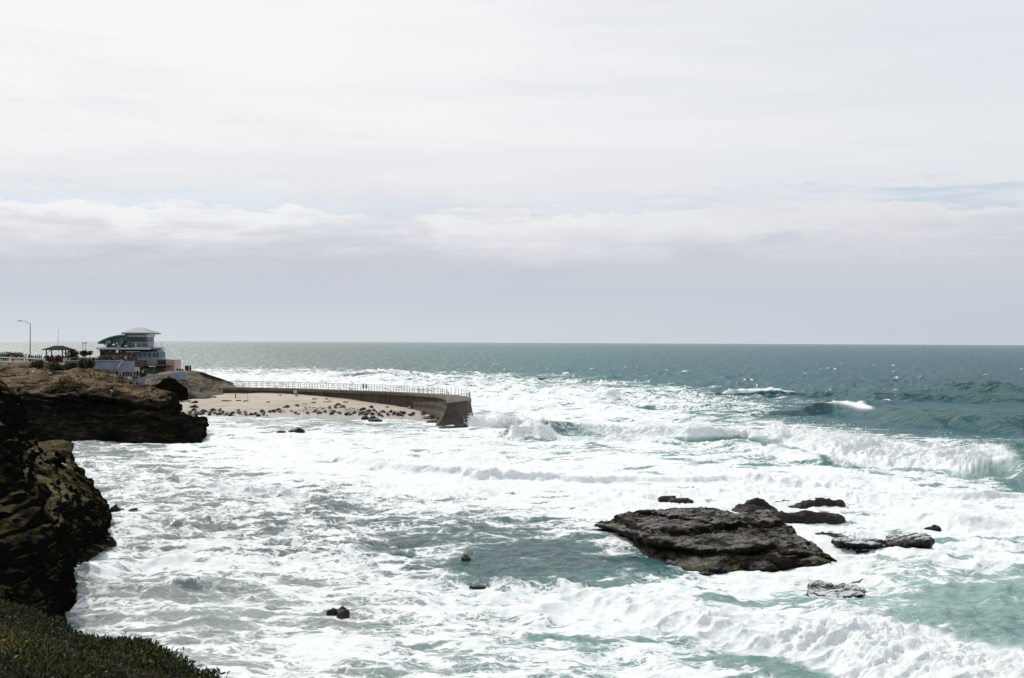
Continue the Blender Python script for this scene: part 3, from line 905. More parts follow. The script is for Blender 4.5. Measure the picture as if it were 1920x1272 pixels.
    # ---- beach
    R = {'F': [(270, 806, 199), (345, 803, 200), (450, 803, 200), (545, 800, 201), (640, 801, 201), (700, 803, 200), (760, 803, 200), (812, 803, 200), (850, 803, 199)],
         'W': [(285, 783, 211), (345, 782.5, 211), (450, 783, 211), (545, 779, 212.5), (640, 781, 212), (700, 785.5, 210), (760, 784, 210), (812, 783, 209), (845, 783, 207)],
         'M': [(290, 768, 216), (345, 767, 216), (450, 766, 217), (545, 764, 217.5), (640, 768, 216), (700, 774, 213.5), (760, 775, 213), (815, 778, 210.5), (845, 779, 208.5)],
         'U': [(300, 757, 222), (345, 755, 223), (450, 752, 225), (545, 751, 224), (640, 757, 221), (700, 764, 218), (760, 768, 216), (815, 774, 212), (845, 777, 209.5)],
         'B': [(310, 746, 234), (352, 744, 236), (450, 738, 238), (545, 738.5, 235), (640, 745, 230.5), (700, 752, 226), (760, 759.5, 221), (818, 770, 214.5), (845, 776, 210.5)],
         'K': [(310, 746, 244), (352, 744, 246), (450, 738, 246), (545, 738, 243), (640, 745, 237), (700, 753, 231), (760, 761, 226), (830, 771, 218), (850, 776, 212)]}
    out['beach'] = tag(patch('beach', [R[k] for k in 'FWMUBK'], 150, 380, mat_sand(), amp=0.10, freq=.35, strat=1, terr=0, seed=31),
                       kind='structure')
    # ---- near cliff, left edge of the picture
    A = [  # columns from near to far: rows base, waterline, face, ledge edge, ledge inside, wall foot, wall, wall top, inland
        [(60, 1260, 51), (10, 1230, 52), (-40, 1150, 53), (-90, 1080, 54), (-130, 1000, 55), (-200, 900, 56), (-300, 780, 57), (-420, 720, 58), (-800, 700, 64)],
        [(125, 1185, 57), (112, 1150, 58.5), (100, 1090, 60), (85, 1030, 61), (60, 960, 63), (20, 900, 64), (-50, 790, 66), (-130, 715, 68), (-500, 690, 72)],
        [(142, 1085, 68), (133, 1062, 70), (126, 1010, 71), (112, 960, 73), (85, 915, 75), (45, 880, 77), (5, 810, 78), (-60, 705, 80), (-400, 680, 86)],
        [(195, 1035, 76), (185, 1015, 78), (184, 985, 79.5), (165, 940, 82), (120, 908, 85), (75, 880, 86), (40, 840, 87), (-15, 730, 88), (-300, 680, 92)],
        [(208, 1008, 82), (203, 988, 85), (206, 965, 87), (200, 941, 90), (140, 900, 93), (85, 872, 94), (48, 835, 95), (-5, 728, 96), (-260, 680, 102)],
        [(200, 975, 90), (190, 955, 94), (188, 935, 95), (184, 921, 97), (135, 886, 99), (78, 862, 101), (46, 830, 102), (2, 735, 103), (-220, 680, 108)],
        [(180, 940, 100), (165, 915, 102), (163, 905, 103), (158, 897, 105), (118, 868, 107), (70, 848, 109), (44, 822, 110), (5, 745, 111), (-200, 680, 116)],
        [(145, 900, 110), (138, 888, 112), (135, 872, 113), (133, 858, 114), (105, 850, 114), (66, 842, 116), (42, 815, 117), (8, 760, 118), (-190, 690, 124)],
        [(142, 880, 118), (136, 868, 119), (134, 850, 120), (132, 834, 120), (100, 832, 122), (62, 834, 124), (38, 812, 125), (5, 770, 126), (-190, 700, 134)],
        [(120, 870, 132), (100, 868, 132), (90, 860, 132), (80, 850, 132), (65, 845, 132), (50, 840, 132), (25, 815, 132), (0, 775, 132), (-190, 720, 140)],
    ]
    out['near'] = tag(patch('near_cliff', A, 420, 230, M_NEARCLIFF, amp=.66, freq=0.30, strat=1.5, seed=41, octs=7, terr=.30), kind='structure')
    return out


LAND = build_land()
bpy.context.view_layer.update()
from mathutils.bvhtree import BVHTree


def bvh_of(*obs):
    V, F = [], []
    for o in obs:
        n = len(V)
        mw = o.matrix_world
        V += [mw @ v.co for v in o.data.vertices]
        F += [[i + n for i in p.vertices] for p in o.data.polygons]
    return BVHTree.FromPolygons(V, F)


BEACH_T = bvh_of(LAND['beach'], LAND['bluff'])
PLAT_T = bvh_of(LAND['plateau'])


def cast(tree, px, py):
    d = Vector(rays(px, py)).normalized()
    r = tree.ray_cast(Vector((0, 0, CAM_H)), d)
    return r[0]


def drop(tree, x, y, z0=60):
    r = tree.ray_cast(Vector((x, y, z0)), Vector((0, 0, -1)))
    return r[0]


# ------------------------------------------------------------------ rocks in the surf
def ring_rock(name, base, top, mat, label, cat='rock', group=None, n=260, nside=26, ntop=60, crown=0.15, amp=.22, freq=.9, seed=1,
              steps=(), terr=.25, bulge=.15, rag=0.0):
    base, top = crom(np.array(base), n, 0, closed=True), crom(np.array(top), n, 0, closed=True)
    if rag:
        k_ = 1 + rag * fbm(np.stack([np.cos(np.linspace(0, 2 * np.pi, n, endpoint=False)) * 2.2, np.sin(np.linspace(0, 2 * np.pi, n, endpoint=False)) * 2.2, np.full(n, seed * 1.7)], -1), 4, seed, .6)[:, None]
        c0 = top.mean(axis=0) * [1, 1, 0]
        base = np.concatenate([c0[:2] + (base[:, :2] - c0[:2]) * k_, base[:, 2:]], 1)
        top = np.concatenate([c0[:2] + (top[:, :2] - c0[:2]) * k_, top[:, 2:] + (k_ - 1) * .5], 1)
    cen = top.mean(axis=0)
    rings = [base + (base - base.mean(axis=0)) * .05 - [0, 0, 1.2]]
    for k in np.linspace(0, 1, nside):
        p = base * (1 - k) + top * k
        out_ = p - cen
        out_[:, 2] = 0
        out_ /= np.linalg.norm(out_, axis=1, keepdims=True) + 1e-6
        rings.append(p + out_ * (bulge * 1.6 * math.exp(-((k - .86) / .16) ** 2) - bulge * 3.2 * math.exp(-((k - .42) / .26) ** 2)) * (1 + .8 * vnoise(p * .8, seed + 8))[:, None])
    for k in np.linspace(0, 1, ntop)[1:]:
        kk = k ** 1.15
        p = top * (1 - kk) + cen * kk
        p[:, 2] = p[:, 2] * 1 + crown * math.sin(min(1, k * 2.2) * math.pi / 2)
        rings.append(p)
    G = np.array(rings)
    for (poly, dz) in steps:           # a higher bed lying on the top
        pw = np.array(poly, float)
        qx, qy = project(G)
        w = fbm(G * 1.3, 3, seed + 70) * 6
        inside = np.zeros(G.shape[:2])
        xs, ys = pw[:, 0], pw[:, 1]
        c = np.zeros(G.shape[:2], bool)
        j = len(xs) - 1
        dist = np.full(G.shape[:2], 1e9)
        X_, Y_ = qx + w, qy + w * .35
        for i in range(len(xs)):
            cond = ((ys[i] > Y_) != (ys[j] > Y_)) & (X_ < (xs[j] - xs[i]) * (Y_ - ys[i]) / (ys[j] - ys[i] + 1e-9) + xs[i])
            c ^= cond
            ex, ey = xs[j] - xs[i], (ys[j] - ys[i]) * 2.5
            t = np.clip(((X_ - xs[i]) * ex + (Y_ - ys[i]) * 2.5 * ey) / (ex * ex + ey * ey + 1e-9), 0, 1)
            dist = np.minimum(dist, np.hypot(X_ - xs[i] - t * ex, (Y_ - ys[i]) * 2.5 - t * ey))
            j = i
        sd = np.where(c, dist, -dist)
        topm = (np.arange(len(G)) > nside)[:, None]
        G[..., 2] += dz * sstep(sd, -2, 5) * topm
    N = grid_normals(G)
    N[-1] = [0, 0, 1]
    s = np.sign((N * (G - cen)).sum(-1).mean())
    N = N * s
    p = G * freq
    p[..., 2] *= 1.8
    d = fbm(p, 6, seed, .58, ridged=True) * .7 + fbm(p * .4, 2, seed + 3) * .6
    if terr:
        zz = G[..., 2] * 3.2 + fbm(G * .5, 3, seed + 5) * 1.6
        fr = zz - np.floor(zz)
        bed = _hash(np.floor(zz).astype(np.int64) + 500, np.zeros(zz.shape, np.int64), np.zeros(zz.shape, np.int64), seed)
        d = d + terr * 2 * (bed - .5) * sstep(fr, 0, .25) * (1 - sstep(fr, .8, 1))
    fade = np.ones(len(G))
    fade[0] = .3
    fade[-12:] = np.linspace(1, 0, 12)
    lump = np.abs(vnoise(G * 3.4, seed + 60)) * .5 + np.abs(vnoise(G * 7.5, seed + 61)) * .3
    weedy = sstep(vnoise(G * .45, seed + 62), -.1, .3)
    crk = 1 - sstep(np.abs(fbm(G * [.7, 1.5, .7], 3, seed + 64)), .0, .05)
    d = d + (lump * weedy * .55 - crk * .45)
    G = G + N * (d * amp * fade[:, None])[..., None]
    V = G.reshape(-1, 3)
    F = grid_faces(len(G), n, wrap=True, flip=s < 0)
    o = mesh_np(name, V, F, mat, origin=np.array([cen[0], cen[1], 0]))
    return tag(o, label, cat, group)


def mound(name, x0, x1, yt, yb, mat, label, depth=.55, flat=.55, amp=.16, seed=1, group=None, cat='rock', n=72, m=26, z0=0.0, skew=0.0, tree=None):
    """a boulder seen between two pixel columns, standing on the water or sand at pixel row yb"""
    c = cast(tree, (x0 + x1) / 2, yb - 1) if tree else Vector(ground((x0 + x1) / 2, yb, z0))
    d = c.y
    w = (x1 - x0) / F_PX * d
    rx, ry = w / 2, w / 2 * depth
    fs = (CAM_H - z0) * F_PX * (1 / d - 1 / (d + ry))
    h = .66 * max(0.22 * rx, ((yb - yt) - fs * .85) / F_PX * d)
    cy = c.y + ry * .85
    th = np.linspace(0, 2 * np.pi, n, endpoint=False)
    ph = np.linspace(-.35, 1, m)
    out_r = (.30 + .12 * np.sin(seed)) / 1
    lob = 1 + .16 * np.sin(th * 2 + seed) + .10 * np.sin(th * 3 + 2.1 * seed) + .07 * np.sin(th * 5 + 1.3 * seed)
    G = np.zeros((m, n, 3))
    for i, k in enumerate(ph):
        r = (1 - max(k, 0) ** (1.5 + 2.2 * flat)) ** (1 / 1.7) if k > 0 else 1 + .10 * abs(k)
        G[i, :, 0] = c.x + rx * r * np.cos(th) * (.82 + .18 * lob) + skew * rx * max(k, 0) * (1 - r * .5)
        G[i, :, 1] = cy + ry * r * np.sin(th) * lob
        G[i, :, 2] = c.z + h * k * (1 + (.30 * np.cos(th + seed) + .15 * np.cos(2 * th + 2 * seed)) * (k > 0)) * (1 if k > 0 else 3.0)
    N = grid_normals(G)
    N *= np.sign((N * (G - [c.x, cy, c.z])).sum(-1).mean())
    p = G / max(rx * .8, .3) * 1.3
    seed = int(seed)
    p[..., 2] *= 1.5
    dd = fbm(p + seed * 7.7, 5, seed, .62, ridged=True) * 1.0 + fbm(p * .7 + seed, 2, seed + 4) * .8
    fade = np.ones(m)
    fade[-4:] = [.8, .6, .4, .1]
    if x1 - x0 < 60: amp *= .62
    G = G + N * (dd * amp * rx * fade[:, None])[..., None]
    o = mesh_np(name, G.reshape(-1, 3), grid_faces(m, n, wrap=True), mat, origin=np.array([c.x, cy, c.z]))
    RIPPLE_ROCKS.append((c.x, cy, rx))
    return tag(o, label, cat, group)


def build_rocks():
    tp = [(1121, 984, .45), (1145, 988, .7), (1172, 996, .9), (1205, 1003, 1.1), (1235, 1014, 1.05), (1285, 1022, 1.0), (1335, 1024, 1.0),
          (1385, 1023, 1.05), (1430, 1018, 1.15), (1468, 1014, 1.15), (1500, 1024, 1.0), (1532, 1034, .75), (1557, 1043, .55), (1566, 1050, .35),
          (1520, 1024, .8), (1492, 1004, 1.2), (1482, 988, 1.5), (1448, 971, 1.75), (1405, 965, 1.5), (1362, 960, 1.4), (1317, 954, 1.6),
          (1256, 956, 1.6), (1186, 962, 1.35), (1150, 973, .8)]
    bs = [(1126, 991), (1146, 1003), (1172, 1014), (1200, 1032), (1226, 1048), (1262, 1060), (1292, 1070), (1318, 1077), (1352, 1073),
          (1392, 1070), (1438, 1071), (1490, 1067), (1535, 1064), (1564, 1064)]
    top = ground(*np.array(tp, float).T[:2], np.array(tp)[:, 2])
    b = [ground(float(x), float(y)) for x, y in bs]
    cen = top.mean(axis=0)
    for t in top[len(bs):]:
        dr = (t - cen) * [1, 1, 0]
        dr /= np.linalg.norm(dr)
        b.append(t * [1, 1, 0] + dr * .3)
    ring_rock('reef_rock', b, top, M_REEF, 'largest flat-topped reef rock with green weed and puddles, standing alone in the surf', seed=9,
              steps=[([(1176, 990), (1215, 1002), (1262, 1009), (1310, 1004), (1345, 996), (1398, 990), (1380, 978), (1330, 972), (1200, 966), (1150, 978)], .38),
                     ([(1395, 982), (1410, 972), (1445, 968), (1470, 985), (1450, 992), (1415, 990)], .35)], amp=.26, crown=.05, n=460, nside=40, ntop=120)
    def ledge(tp, bs, mat, label, seed, **kw):
        top = ground(*np.array(tp, float).T[:2], np.array(tp)[:, 2])
        b = [ground(float(x), float(y)) for x, y in bs]
        cen = top.mean(axis=0)
        for t in top[len(bs):]:
            dr = (t - cen) * [1, 1, 0]
            dr /= np.linalg.norm(dr)
            b.append(t * [1, 1, 0] + dr * .25)
        ring_rock('reef_rock', b, top, mat, label, seed=seed, n=160, nside=16, ntop=40, amp=kw.get('amp', .17), crown=.02, bulge=.07, freq=1.1, terr=.3, rag=.42)
    ledge([(1563, 1016, .45), (1583, 1019, .56), (1618, 1021, .56), (1652, 1021, .5), (1674, 1022, .35), (1655, 1013, .5), (1603, 1010, .6), (1572, 1011, .55)],
          [(1560, 1025), (1580, 1032), (1615, 1036), (1650, 1036.5), (1675, 1034)], M_LEDGE,
          'dark green-black ledge with a sheer front and water running off its right end', 51)
    ledge([(1670, 1021, .45), (1698, 1021, .6), (1724, 1017, .8), (1740, 1014, .85), (1739, 1008, .85), (1712, 1003, .7), (1682, 1003, .6), (1664, 1010, .45)],
          [(1670, 1034), (1698, 1039), (1724, 1039), (1750, 1038)], M_LEDGE, 'black square-ended ledge with foam pouring over its left side', 52)
    ledge([(1520, 1112, -.10), (1562, 1118, .18), (1594, 1118, .42), (1620, 1113, .52), (1612, 1106, .55), (1592, 1098, .38), (1560, 1095, .22), (1520, 1099, -.05)],
          [(1520, 1118), (1562, 1129), (1595, 1132), (1626, 1131)], M_LEDGE, 'long flat wave-washed ledge ending in a rounded black snout in teal water', 53)
    K = [
        ('reef_rock', 1237, 1301, 929, 942, M_MUSSEL, 'low pinkish-brown rock in white foam behind the left half of the largest reef rock', .5, .5, .12, 3),
        ('reef_rock', 1295, 1308, 912, 918, M_MUSSEL, 'tiny dark rock just breaking the foam, farthest out behind the largest reef rock', .5, .5, .15, 4),
        ('reef_rock', 1378, 1466, 932, 967, M_MUSSEL, 'tall lumpy mussel-crusted rock touching the back of the largest reef rock', .75, .45, .20, 5),
        ('reef_rock', 1450, 1486, 937, 946, M_MUSSEL, 'narrow brown ridge of rock between the tall lumpy rock and the low brown slab', .5, .6, .2, 6),
        ('reef_rock', 1482, 1584, 933, 955, M_MUSSEL, 'low dark-brown slab of rock, farthest of the three behind the reef rock', .45, .45, .2, 7),
        ('reef_rock', 1450, 1579, 955, 983, M_MUSSEL, 'long pink-brown rounded rock with water dripping down its front', .42, .75, .14, 8),
        ('reef_rock', 1532, 1622, 1003, 1014, M_WETROCK, 'thin wet ledge of rock streaked with running foam above the black block', .4, .6, .2, 9),
        ('reef_rock', 1735, 1767, 984, 994, M_WETROCK, 'small curved rock swamped by white water beyond the black square-ended rock', .5, .5, .15, 12),
        ('reef_rock', 1712, 1740, 970, 977, M_WETROCK, 'barely awash dark rock under the white surge, outermost of the right-hand rocks', .5, .5, .15, 13),
        ('reef_rock', 1598, 1640, 1084, 1098, M_WETROCK, 'pointed wet rock with white water sliding off, in front of the reef rock tail', .5, .4, .15, 14),
        ('reef_rock', 1440, 1562, 1040, 1068, M_REEF, 'low dark shelf joined to the seaward end of the largest reef rock', .4, .7, .2, 34),
        ('boulder', 864, 883, 1040, 1049, M_MUSSEL, 'small reddish-brown boulder alone in the grey-green calm patch', .7, .5, .15, 17),
        ('boulder', 880, 910, 1096, 1102, M_WETROCK, 'flat rock barely awash in foam, below the small reddish boulder', .5, .5, .2, 18),
        ('boulder', 630, 655, 1136, 1151, M_MUSSEL, 'dark purplish boulder with a lower stone at its left, in the foamy shallows', .8, .3, .10, 42),
        ('boulder', 612, 634, 1139, 1149, M_WETROCK, 'low brown stone leaning against the dark purplish boulder', .6, .5, .16, 20),
        ('boulder', 203, 232, 944, 964, M_WETROCK, 'upright wedge-shaped boulder just off the tip of the near cliff', .7, .35, .16, 21),
        ('boulder', 237, 274, 952, 964, M_WETROCK, 'long low boulder, farthest from the tip of the near cliff', .5, .5, .14, 22),
        ('boulder', 233, 258, 963, 970, M_WETROCK, 'thin flat stone just below the long low boulder by the near cliff', .5, .5, .2, 23),
        ('boulder', 228, 256, 972, 981, M_WETROCK, 'flat wet stone, lowest of the four beside the near cliff tip', .5, .5, .2, 24),
        ('boulder', 186, 214, 1005, 1020, M_WETROCK, 'black boulder in the shade at the foot of the near cliff tip', .7, .4, .2, 25),
        ('boulder', 538, 571, 800, 811, M_WETROCK, 'pointed dark boulder in the shallow water off the beach', .6, .12, .12, 26),
        ('boulder', 519, 535, 806, 811, M_WETROCK, 'low stone awash beside the pointed dark boulder', .6, .5, .2, 27),
        ('boulder', 677, 700, 779, 788, M_WETROCK, 'lumpy dark rock at the waterline, left half of a pair', .6, .6, .22, 28),
        ('boulder', 690, 716, 780, 791, M_WETROCK, 'larger lumpy dark rock at the waterline, right half of a pair', .6, .6, .22, 29),
        ('boulder', 790, 824, 779, 787, M_BLUFF, 'slanting grey slab rock nearest the beach beside the sea wall end', .6, .7, .2, 30),
        ('boulder', 800, 838, 784, 794, M_BLUFF, 'grey layered rock in the middle of the heap at the sea wall end', .6, .7, .2, 31),
        ('boulder', 802, 824, 790, 797, M_BLUFF, 'lowest grey stone of the heap at the sea wall end', .6, .7, .2, 32),
        ('boulder', 808, 840, 775, 786, M_BLUFF, 'highest grey slab of the heap tucked under the sea wall', .6, .7, .2, 36),
        ('boulder', 822, 880, 793, 806.5, M_BUTT0, 'broad low grey rock at the foot of the sea wall buttress, half in the foam', .35, .8, .14, 38),
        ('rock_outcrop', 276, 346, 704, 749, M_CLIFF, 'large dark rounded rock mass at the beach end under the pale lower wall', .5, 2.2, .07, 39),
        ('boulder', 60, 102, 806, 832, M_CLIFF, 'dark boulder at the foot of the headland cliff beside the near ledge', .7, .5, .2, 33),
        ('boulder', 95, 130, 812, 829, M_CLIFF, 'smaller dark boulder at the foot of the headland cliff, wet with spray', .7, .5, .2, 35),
        ('boulder', 62, 130, 872, 902, M_NEARCLIFF, 'round dark boulder resting on the mossy ledge of the near cliff', .7, .5, .16, 37),
    ]
    for nm, x0, x1, yt, yb, mt, lb, dep, fl, am, sd in K:
        if sd == 39:
            mound(nm, x0, x1, yt, yb, mt, lb, dep, fl, am, sd, tree=BEACH_T, n=140, m=60)
            continue
        if sd == 37:
            NT_ = bvh_of(LAND['near'])
            mound('boulder', 80, 118, 846, 868, mt, lb, dep, fl, am, sd, tree=NT_)
            continue
        mound(nm, x0, x1, yt, yb, mt, lb, dep, fl, am, sd)


build_rocks()
# ------------------------------------------------------------------ curved sea wall with its railing
def concrete(name, base, dark, light, vert=True, scale=1.0, bump=.05):
    m, T = material(name)
    pos = T.n('ShaderNodeNewGeometry').outputs['Position']
    n1 = T.noise(T.mapping(pos, (1.6 * scale, 1.6 * scale, .22 * scale)), 1.0, 8, .68, .3)      # run-off streaks
    n2 = T.noise(T.mapping(pos, (.25 * scale, .25 * scale, 1.3 * scale)), 1.0, 6, .6)         # lift lines
    n3 = T.noise(pos, 3.2 * scale, 9, .7)
    c = T.mix(T.mr(n1, .35, .68), dark, base)
    c = T.mix(T.math('MULTIPLY', T.mr(n2, .5, .68), .6), c, tuple(v * .55 for v in dark))
    c = T.mix(T.math('MULTIPLY', T.mr(n3, .56, .70), .7), c, light)
    b = T.n('ShaderNodeBump', {'Strength': .8, 'Distance': bump, 'Height': n3})
    finish(T, **{'Base Color': c, 'Roughness': .85, 'Normal': b.outputs[0], 'Specular IOR Level': .15})
    return m


M_WALL = concrete('weathered_wall_concrete', (.085, .068, .052), (.045, .036, .029), (.165, .135, .10))
M_COPE = concrete('coping_concrete', (.165, .130, .095), (.10, .078, .056), (.24, .20, .155))
M_BUTT = concrete('buttress_concrete', (.075, .066, .055), (.050, .044, .037), (.11, .10, .085), scale=.6)
M_STEEL = simple('grey_galvanised_steel', (.30, .31, .33), .5, .25, 6, metal=.3)

SW = empty('sea_wall', tuple(ground(640., 732., 0.)), 'long curved weathered concrete sea wall with pipe railing, curling out from the beach into the surf', 'sea wall')
SWL = np.array(SW.location)
I_ = [(418, 726.3, 240), (470, 727.4, 238), (520, 728.6, 236), (560, 729.8, 234), (600, 731, 231), (660, 733, 227), (720, 735.3, 222), (770, 737, 217.5),
      (804, 739.5, 213), (826, 742, 208.5), (838, 745.5, 203), (841, 750, 197), (838, 756, 190)]
IN = np.array([at(float(a), float(b), float(c)) for a, b, c in I_])
IN[:, 2] = np.interp(np.arange(13), [0, 9, 12], [3.9, 3.85, 3.55])
OU = IN.copy()
offs = [(1, 2.8)] * 4 + [(1.0, 2.7)] * 2 + [(1.1, 2.6), (1.4, 2.4), (2.1, 2.2), (2.9, 2.0), (3.3, 2.4), (3.3, 4.0), (2.75, 7.0)]
OU[:, :2] += np.array(offs)
OU[:, 2] = IN[:, 2]
NS = 150
INs, OUs = crom(IN, NS), crom(OU, NS)


def outward(P, Q):
    d = P - Q
    d[:, 2] = 0
    return d / np.linalg.norm(d, axis=1, keepdims=True)


oi, oo = outward(INs, OUs), outward(OUs, INs)


def offset(P, o, h, z):
    r = P + o * h
    r = r.copy()
    r[:, 2] = z
    return r


zt = INs[:, 2]
# body below the coping: battered faces, stepped footing on the beach side
prof = [offset(INs, oi, 1.05, -1.5), offset(INs, oi, .95, zt - 2.55), offset(INs, oi, .42, zt - 2.5), offset(INs, oi, .30, zt - 1.5),
        offset(INs, oi, .12, zt - 1.45), offset(INs, oi, .0, zt - .5),
        offset(OUs, oo, 0., zt - .5), offset(OUs, oo, .5, zt - 2.2), offset(OUs, oo, 1.2, -1.5)]
G = []
for a, b in zip(prof[:-1], prof[1:]):
    G += [a * (1 - k) + b * k for k in (0, .34, .67)]
G.append(prof[-1])
G = np.array(G)
disp = fbm(G * 1.1, 4, 90, .6) * .07
# courses of blocks: recessed joints every 0.5 m of height
zz = (G[..., 2] / .5) % 1
G[:, :, :2] += (disp - .05 * (zz < .1))[..., None] * np.where((np.arange(len(G)) < 16)[:, None, None], oi[None, :, :2], oo[None, :, :2])
body = mesh_np('wall_body', G.reshape(-1, 3), grid_faces(len(G), NS), M_WALL, parent=SW, smooth=False)
# end cap of the body hides behind the buttress
cp = [offset(INs, oi, .14, zt - .5), offset(INs, oi, .16, zt - .02), offset(INs, oi, .10, zt), offset(OUs, oo, .10, zt), offset(OUs, oo, .16, zt - .02),
      offset(OUs, oo, .16, zt - .52), offset(INs, oi, .14, zt - .5)]
G = np.array(cp)
mesh_np('coping', G.reshape(-1, 3), grid_faces(len(G), NS), M_COPE, parent=SW, smooth=False)

# the flared buttress that closes the seaward end
A0, B0_ = INs[-1].copy(), OUs[-1].copy()
Am, Bm = INs[int(NS * .86)].copy(), OUs[int(NS * .80)].copy()
C0, D0 = ground(803., 803.5), ground(882., 806.)
rows = []
for k in np.linspace(0, 1, 34):
    f = k ** 1.9                       # concave flare, widest at the foot
    a = A0 * (1 - f) + C0 * f
    b = B0_ * (1 - f * .9) + D0 * f * .9
    z = A0[2] * (1 - k) - 1.0 * k
    zb = B0_[2] * (1 - k) - 1.0 * k
    ai = INs[-14] * (1 - f) + (INs[-14] + np.array([-3.6, -1.5, 0])) * f
    bo = OUs[-26] * (1 - f) + (OUs[-26] + np.array([2.6, 0., 0])) * f
    row = []
    for t in np.linspace(0, 1, 12)[:-1]:
        row.append([*(ai[:2] * (1 - t) + a[:2] * t), z])
    for t in np.linspace(0, 1, 40):
        bulge_ = .5 * math.sin(math.pi * t)
        p = a[:2] * (1 - t) + b[:2] * t
        row.append([p[0], p[1] - bulge_, z * (1 - t) + zb * t])
    for t in np.linspace(0, 1, 12)[1:]:
        row.append([*(b[:2] * (1 - t) + bo[:2] * t), zb])
    rows.append(row)
G = np.array(rows)
G += (fbm(G * .8, 4, 95) * .10)[..., None] * np.array([0.3, -1, 0])
topc = G[0].copy()
topc[:, :2] = (topc[:, :2] + np.array([*(A0 + B0_)[:2]]) / 2) / 2
topc2 = np.repeat(((A0 + B0_) / 2)[None], G.shape[1], 0)
G = np.concatenate([topc2[None], topc[None], G])
G[:2, :, 2] = A0[2] + .02
mesh_np('buttress', G.reshape(-1, 3), grid_faces(*G.shape[:2], flip=True), M_BUTT, parent=SW)


def side_rail(P, o, name_post='railing_post'):
    Q = offset(P, o, -.12, P[:, 2])
    seg = np.linalg.norm(np.diff(Q, axis=0), axis=1)
    L = np.concatenate([[0], np.cumsum(seg)])
    n = int(L[-1] / 1.32)
    return np.stack([np.interp(np.linspace(0, L[-1], n), L, Q[:, k]) for k in range(3)], -1)


def make_rails():
    bm = bmesh.new()
    tube(bm, (0, 0, 0), (0, 0, 1.15), .042, seg=5)
    bmesh.ops.create_cube(bm, size=1, matrix=Matrix.Translation((0, 0, .03)) @ Matrix.Diagonal((.16, .16, .06, 1)))
    first = obj_bm('post', bm, M_STEEL, SW)
    me = first.data
    used = False
    pin, pout = side_rail(INs, oi), side_rail(OUs, oo)
    # closing rail across the end
    e = np.array([pin[-1] * (1 - t) + pout[-1] * t for t in np.linspace(0, 1, 8)[1:-1]])
    for P in (pin, pout, e):
        for p in P:
            if not used:
                o, used = first, True
            else:
                o = bpy.data.objects.new('post', me)
                COL.objects.link(o)
                o.parent = SW
            o.location = p - SWL
    loop = np.concatenate([pin, e, pout[::-1]])
    for h, r in ((1.13, .036), (.78, .024), (.42, .024)):
        bm = bmesh.new()
        for a, b in zip(loop[:-1], loop[1:]):
            tube(bm, a + [0, 0, h] - SWL, b + [0, 0, h] - SWL, r, seg=4, cap=False)
        obj_bm('rail', bm, M_STEEL, SW)


make_rails()

M_DKSIGN = simple('dark_blue_sign_board', (.03, .035, .07), .5)
M_WHITE = simple('white_paint', (.72, .72, .70), .5, .06, 2)
M_DKWOOD = simple('dark_timber', (.045, .036, .03), .8, .3, 5, .02)


def small_signs():
    p = crom(OU, 200)[86]
    t = empty('notice_board', (p[0], p[1], p[2]), 'small dark double notice board fixed to the sea wall railing', 'sign')
    bm = bmesh.new()
    box(bm, (-.28, -.16, .78), (.34, .04, .85), bev=.01)
    obj_bm('panel', bm, M_DKSIGN, t)
    bm = bmesh.new()
    box(bm, (.24, -.16, .78), (.34, .04, .85), bev=.01)
    obj_bm('panel', bm, M_DKSIGN, t)
    # double white warning sign on the sand in front of the wall
    p = cast(BEACH_T, 553.5, 742)
    t = empty('warning_sign', p, 'white double warning sign on a post in the sand before the sea wall', 'sign')
    bm = bmesh.new()
    tube(bm, (0, 0, -.3), (0, 0, .6), .05)
    obj_bm('post', bm, M_DKWOOD, t)
    for x in (-.15, .16):
        bm = bmesh.new()
        box(bm, (x, -.06, .68), (.26, .03, .50), bev=.008)
        pn = obj_bm('panel', bm, M_WHITE, t)
        bm = bmesh.new()
        for k in range(3):
            box(bm, (x, -.078, .56 + .12 * k), (.19, .004, .05))
        obj_bm('printed_band', bm, M_DKSIGN, pn)
    p = cast(BEACH_T, 464.5, 752)
    t = empty('marker_pole', p, 'thin tall pole standing in the sand at the end of the bluff', 'pole')
    bm = bmesh.new()
    tube(bm, (0, 0, -.3), (0, 0, 2.0), .035)
    obj_bm('shaft', bm, M_DKWOOD, t)
    bm = bmesh.new()
    box(bm, (0, 0, 2.03), (.14, .14, .07), bev=.01)
    obj_bm('cap', bm, M_DKWOOD, t)
    p = cast(BEACH_T, 441.5, 746.5)
    t = empty('marker_post', p, 'short stout dark post in the sand under the bluff', 'post')
    bm = bmesh.new()
    box(bm, (0, 0, .1), (.16, .16, .9), bev=.02)
    obj_bm('shaft', bm, M_DKWOOD, t)
    bm = bmesh.new()
    tube(bm, (0, 0, .55), (0, 0, .62), .12, .05, 8)
    obj_bm('cap', bm, M_DKWOOD, t)


small_signs()
# ------------------------------------------------------------------ lifeguard tower and the terraces round it
M_STUCCO = simple('blue_grey_stucco', (.20, .225, .27), .8, .12, 1.2, .01)
M_RETAIN = simple('pale_retaining_wall', (.22, .255, .315), .85, .18, .5, .01)
M_BROWN = simple('brown_stucco', (.085, .065, .055), .8, .15, 1.0, .01)
M_SUNLIT = simple('sunlit_tan_stucco', (.30, .235, .21), .8, .12, 1.0, .01)
M_GREENP = simple('green_painted_wall', (.06, .11, .085), .7, .15, 1.0)
M_TEAL = simple('teal_metal', (.05, .17, .16), .45, .12, 2.0, metal=.1)
M_ROOFL = simple('pale_metal_roof', (.27, .26, .275), .6, .08, 1.5, spec=.2)
M_GLASS = simple('dark_window_glass', (.012, .016, .02), .12, .2, .5, spec=.6)
M_TGLASS = simple('teal_window_glass', (.02, .075, .085), .15, .2, .5, spec=.6)
M_DARK = simple('dark_recess', (.015, .015, .016), .8)
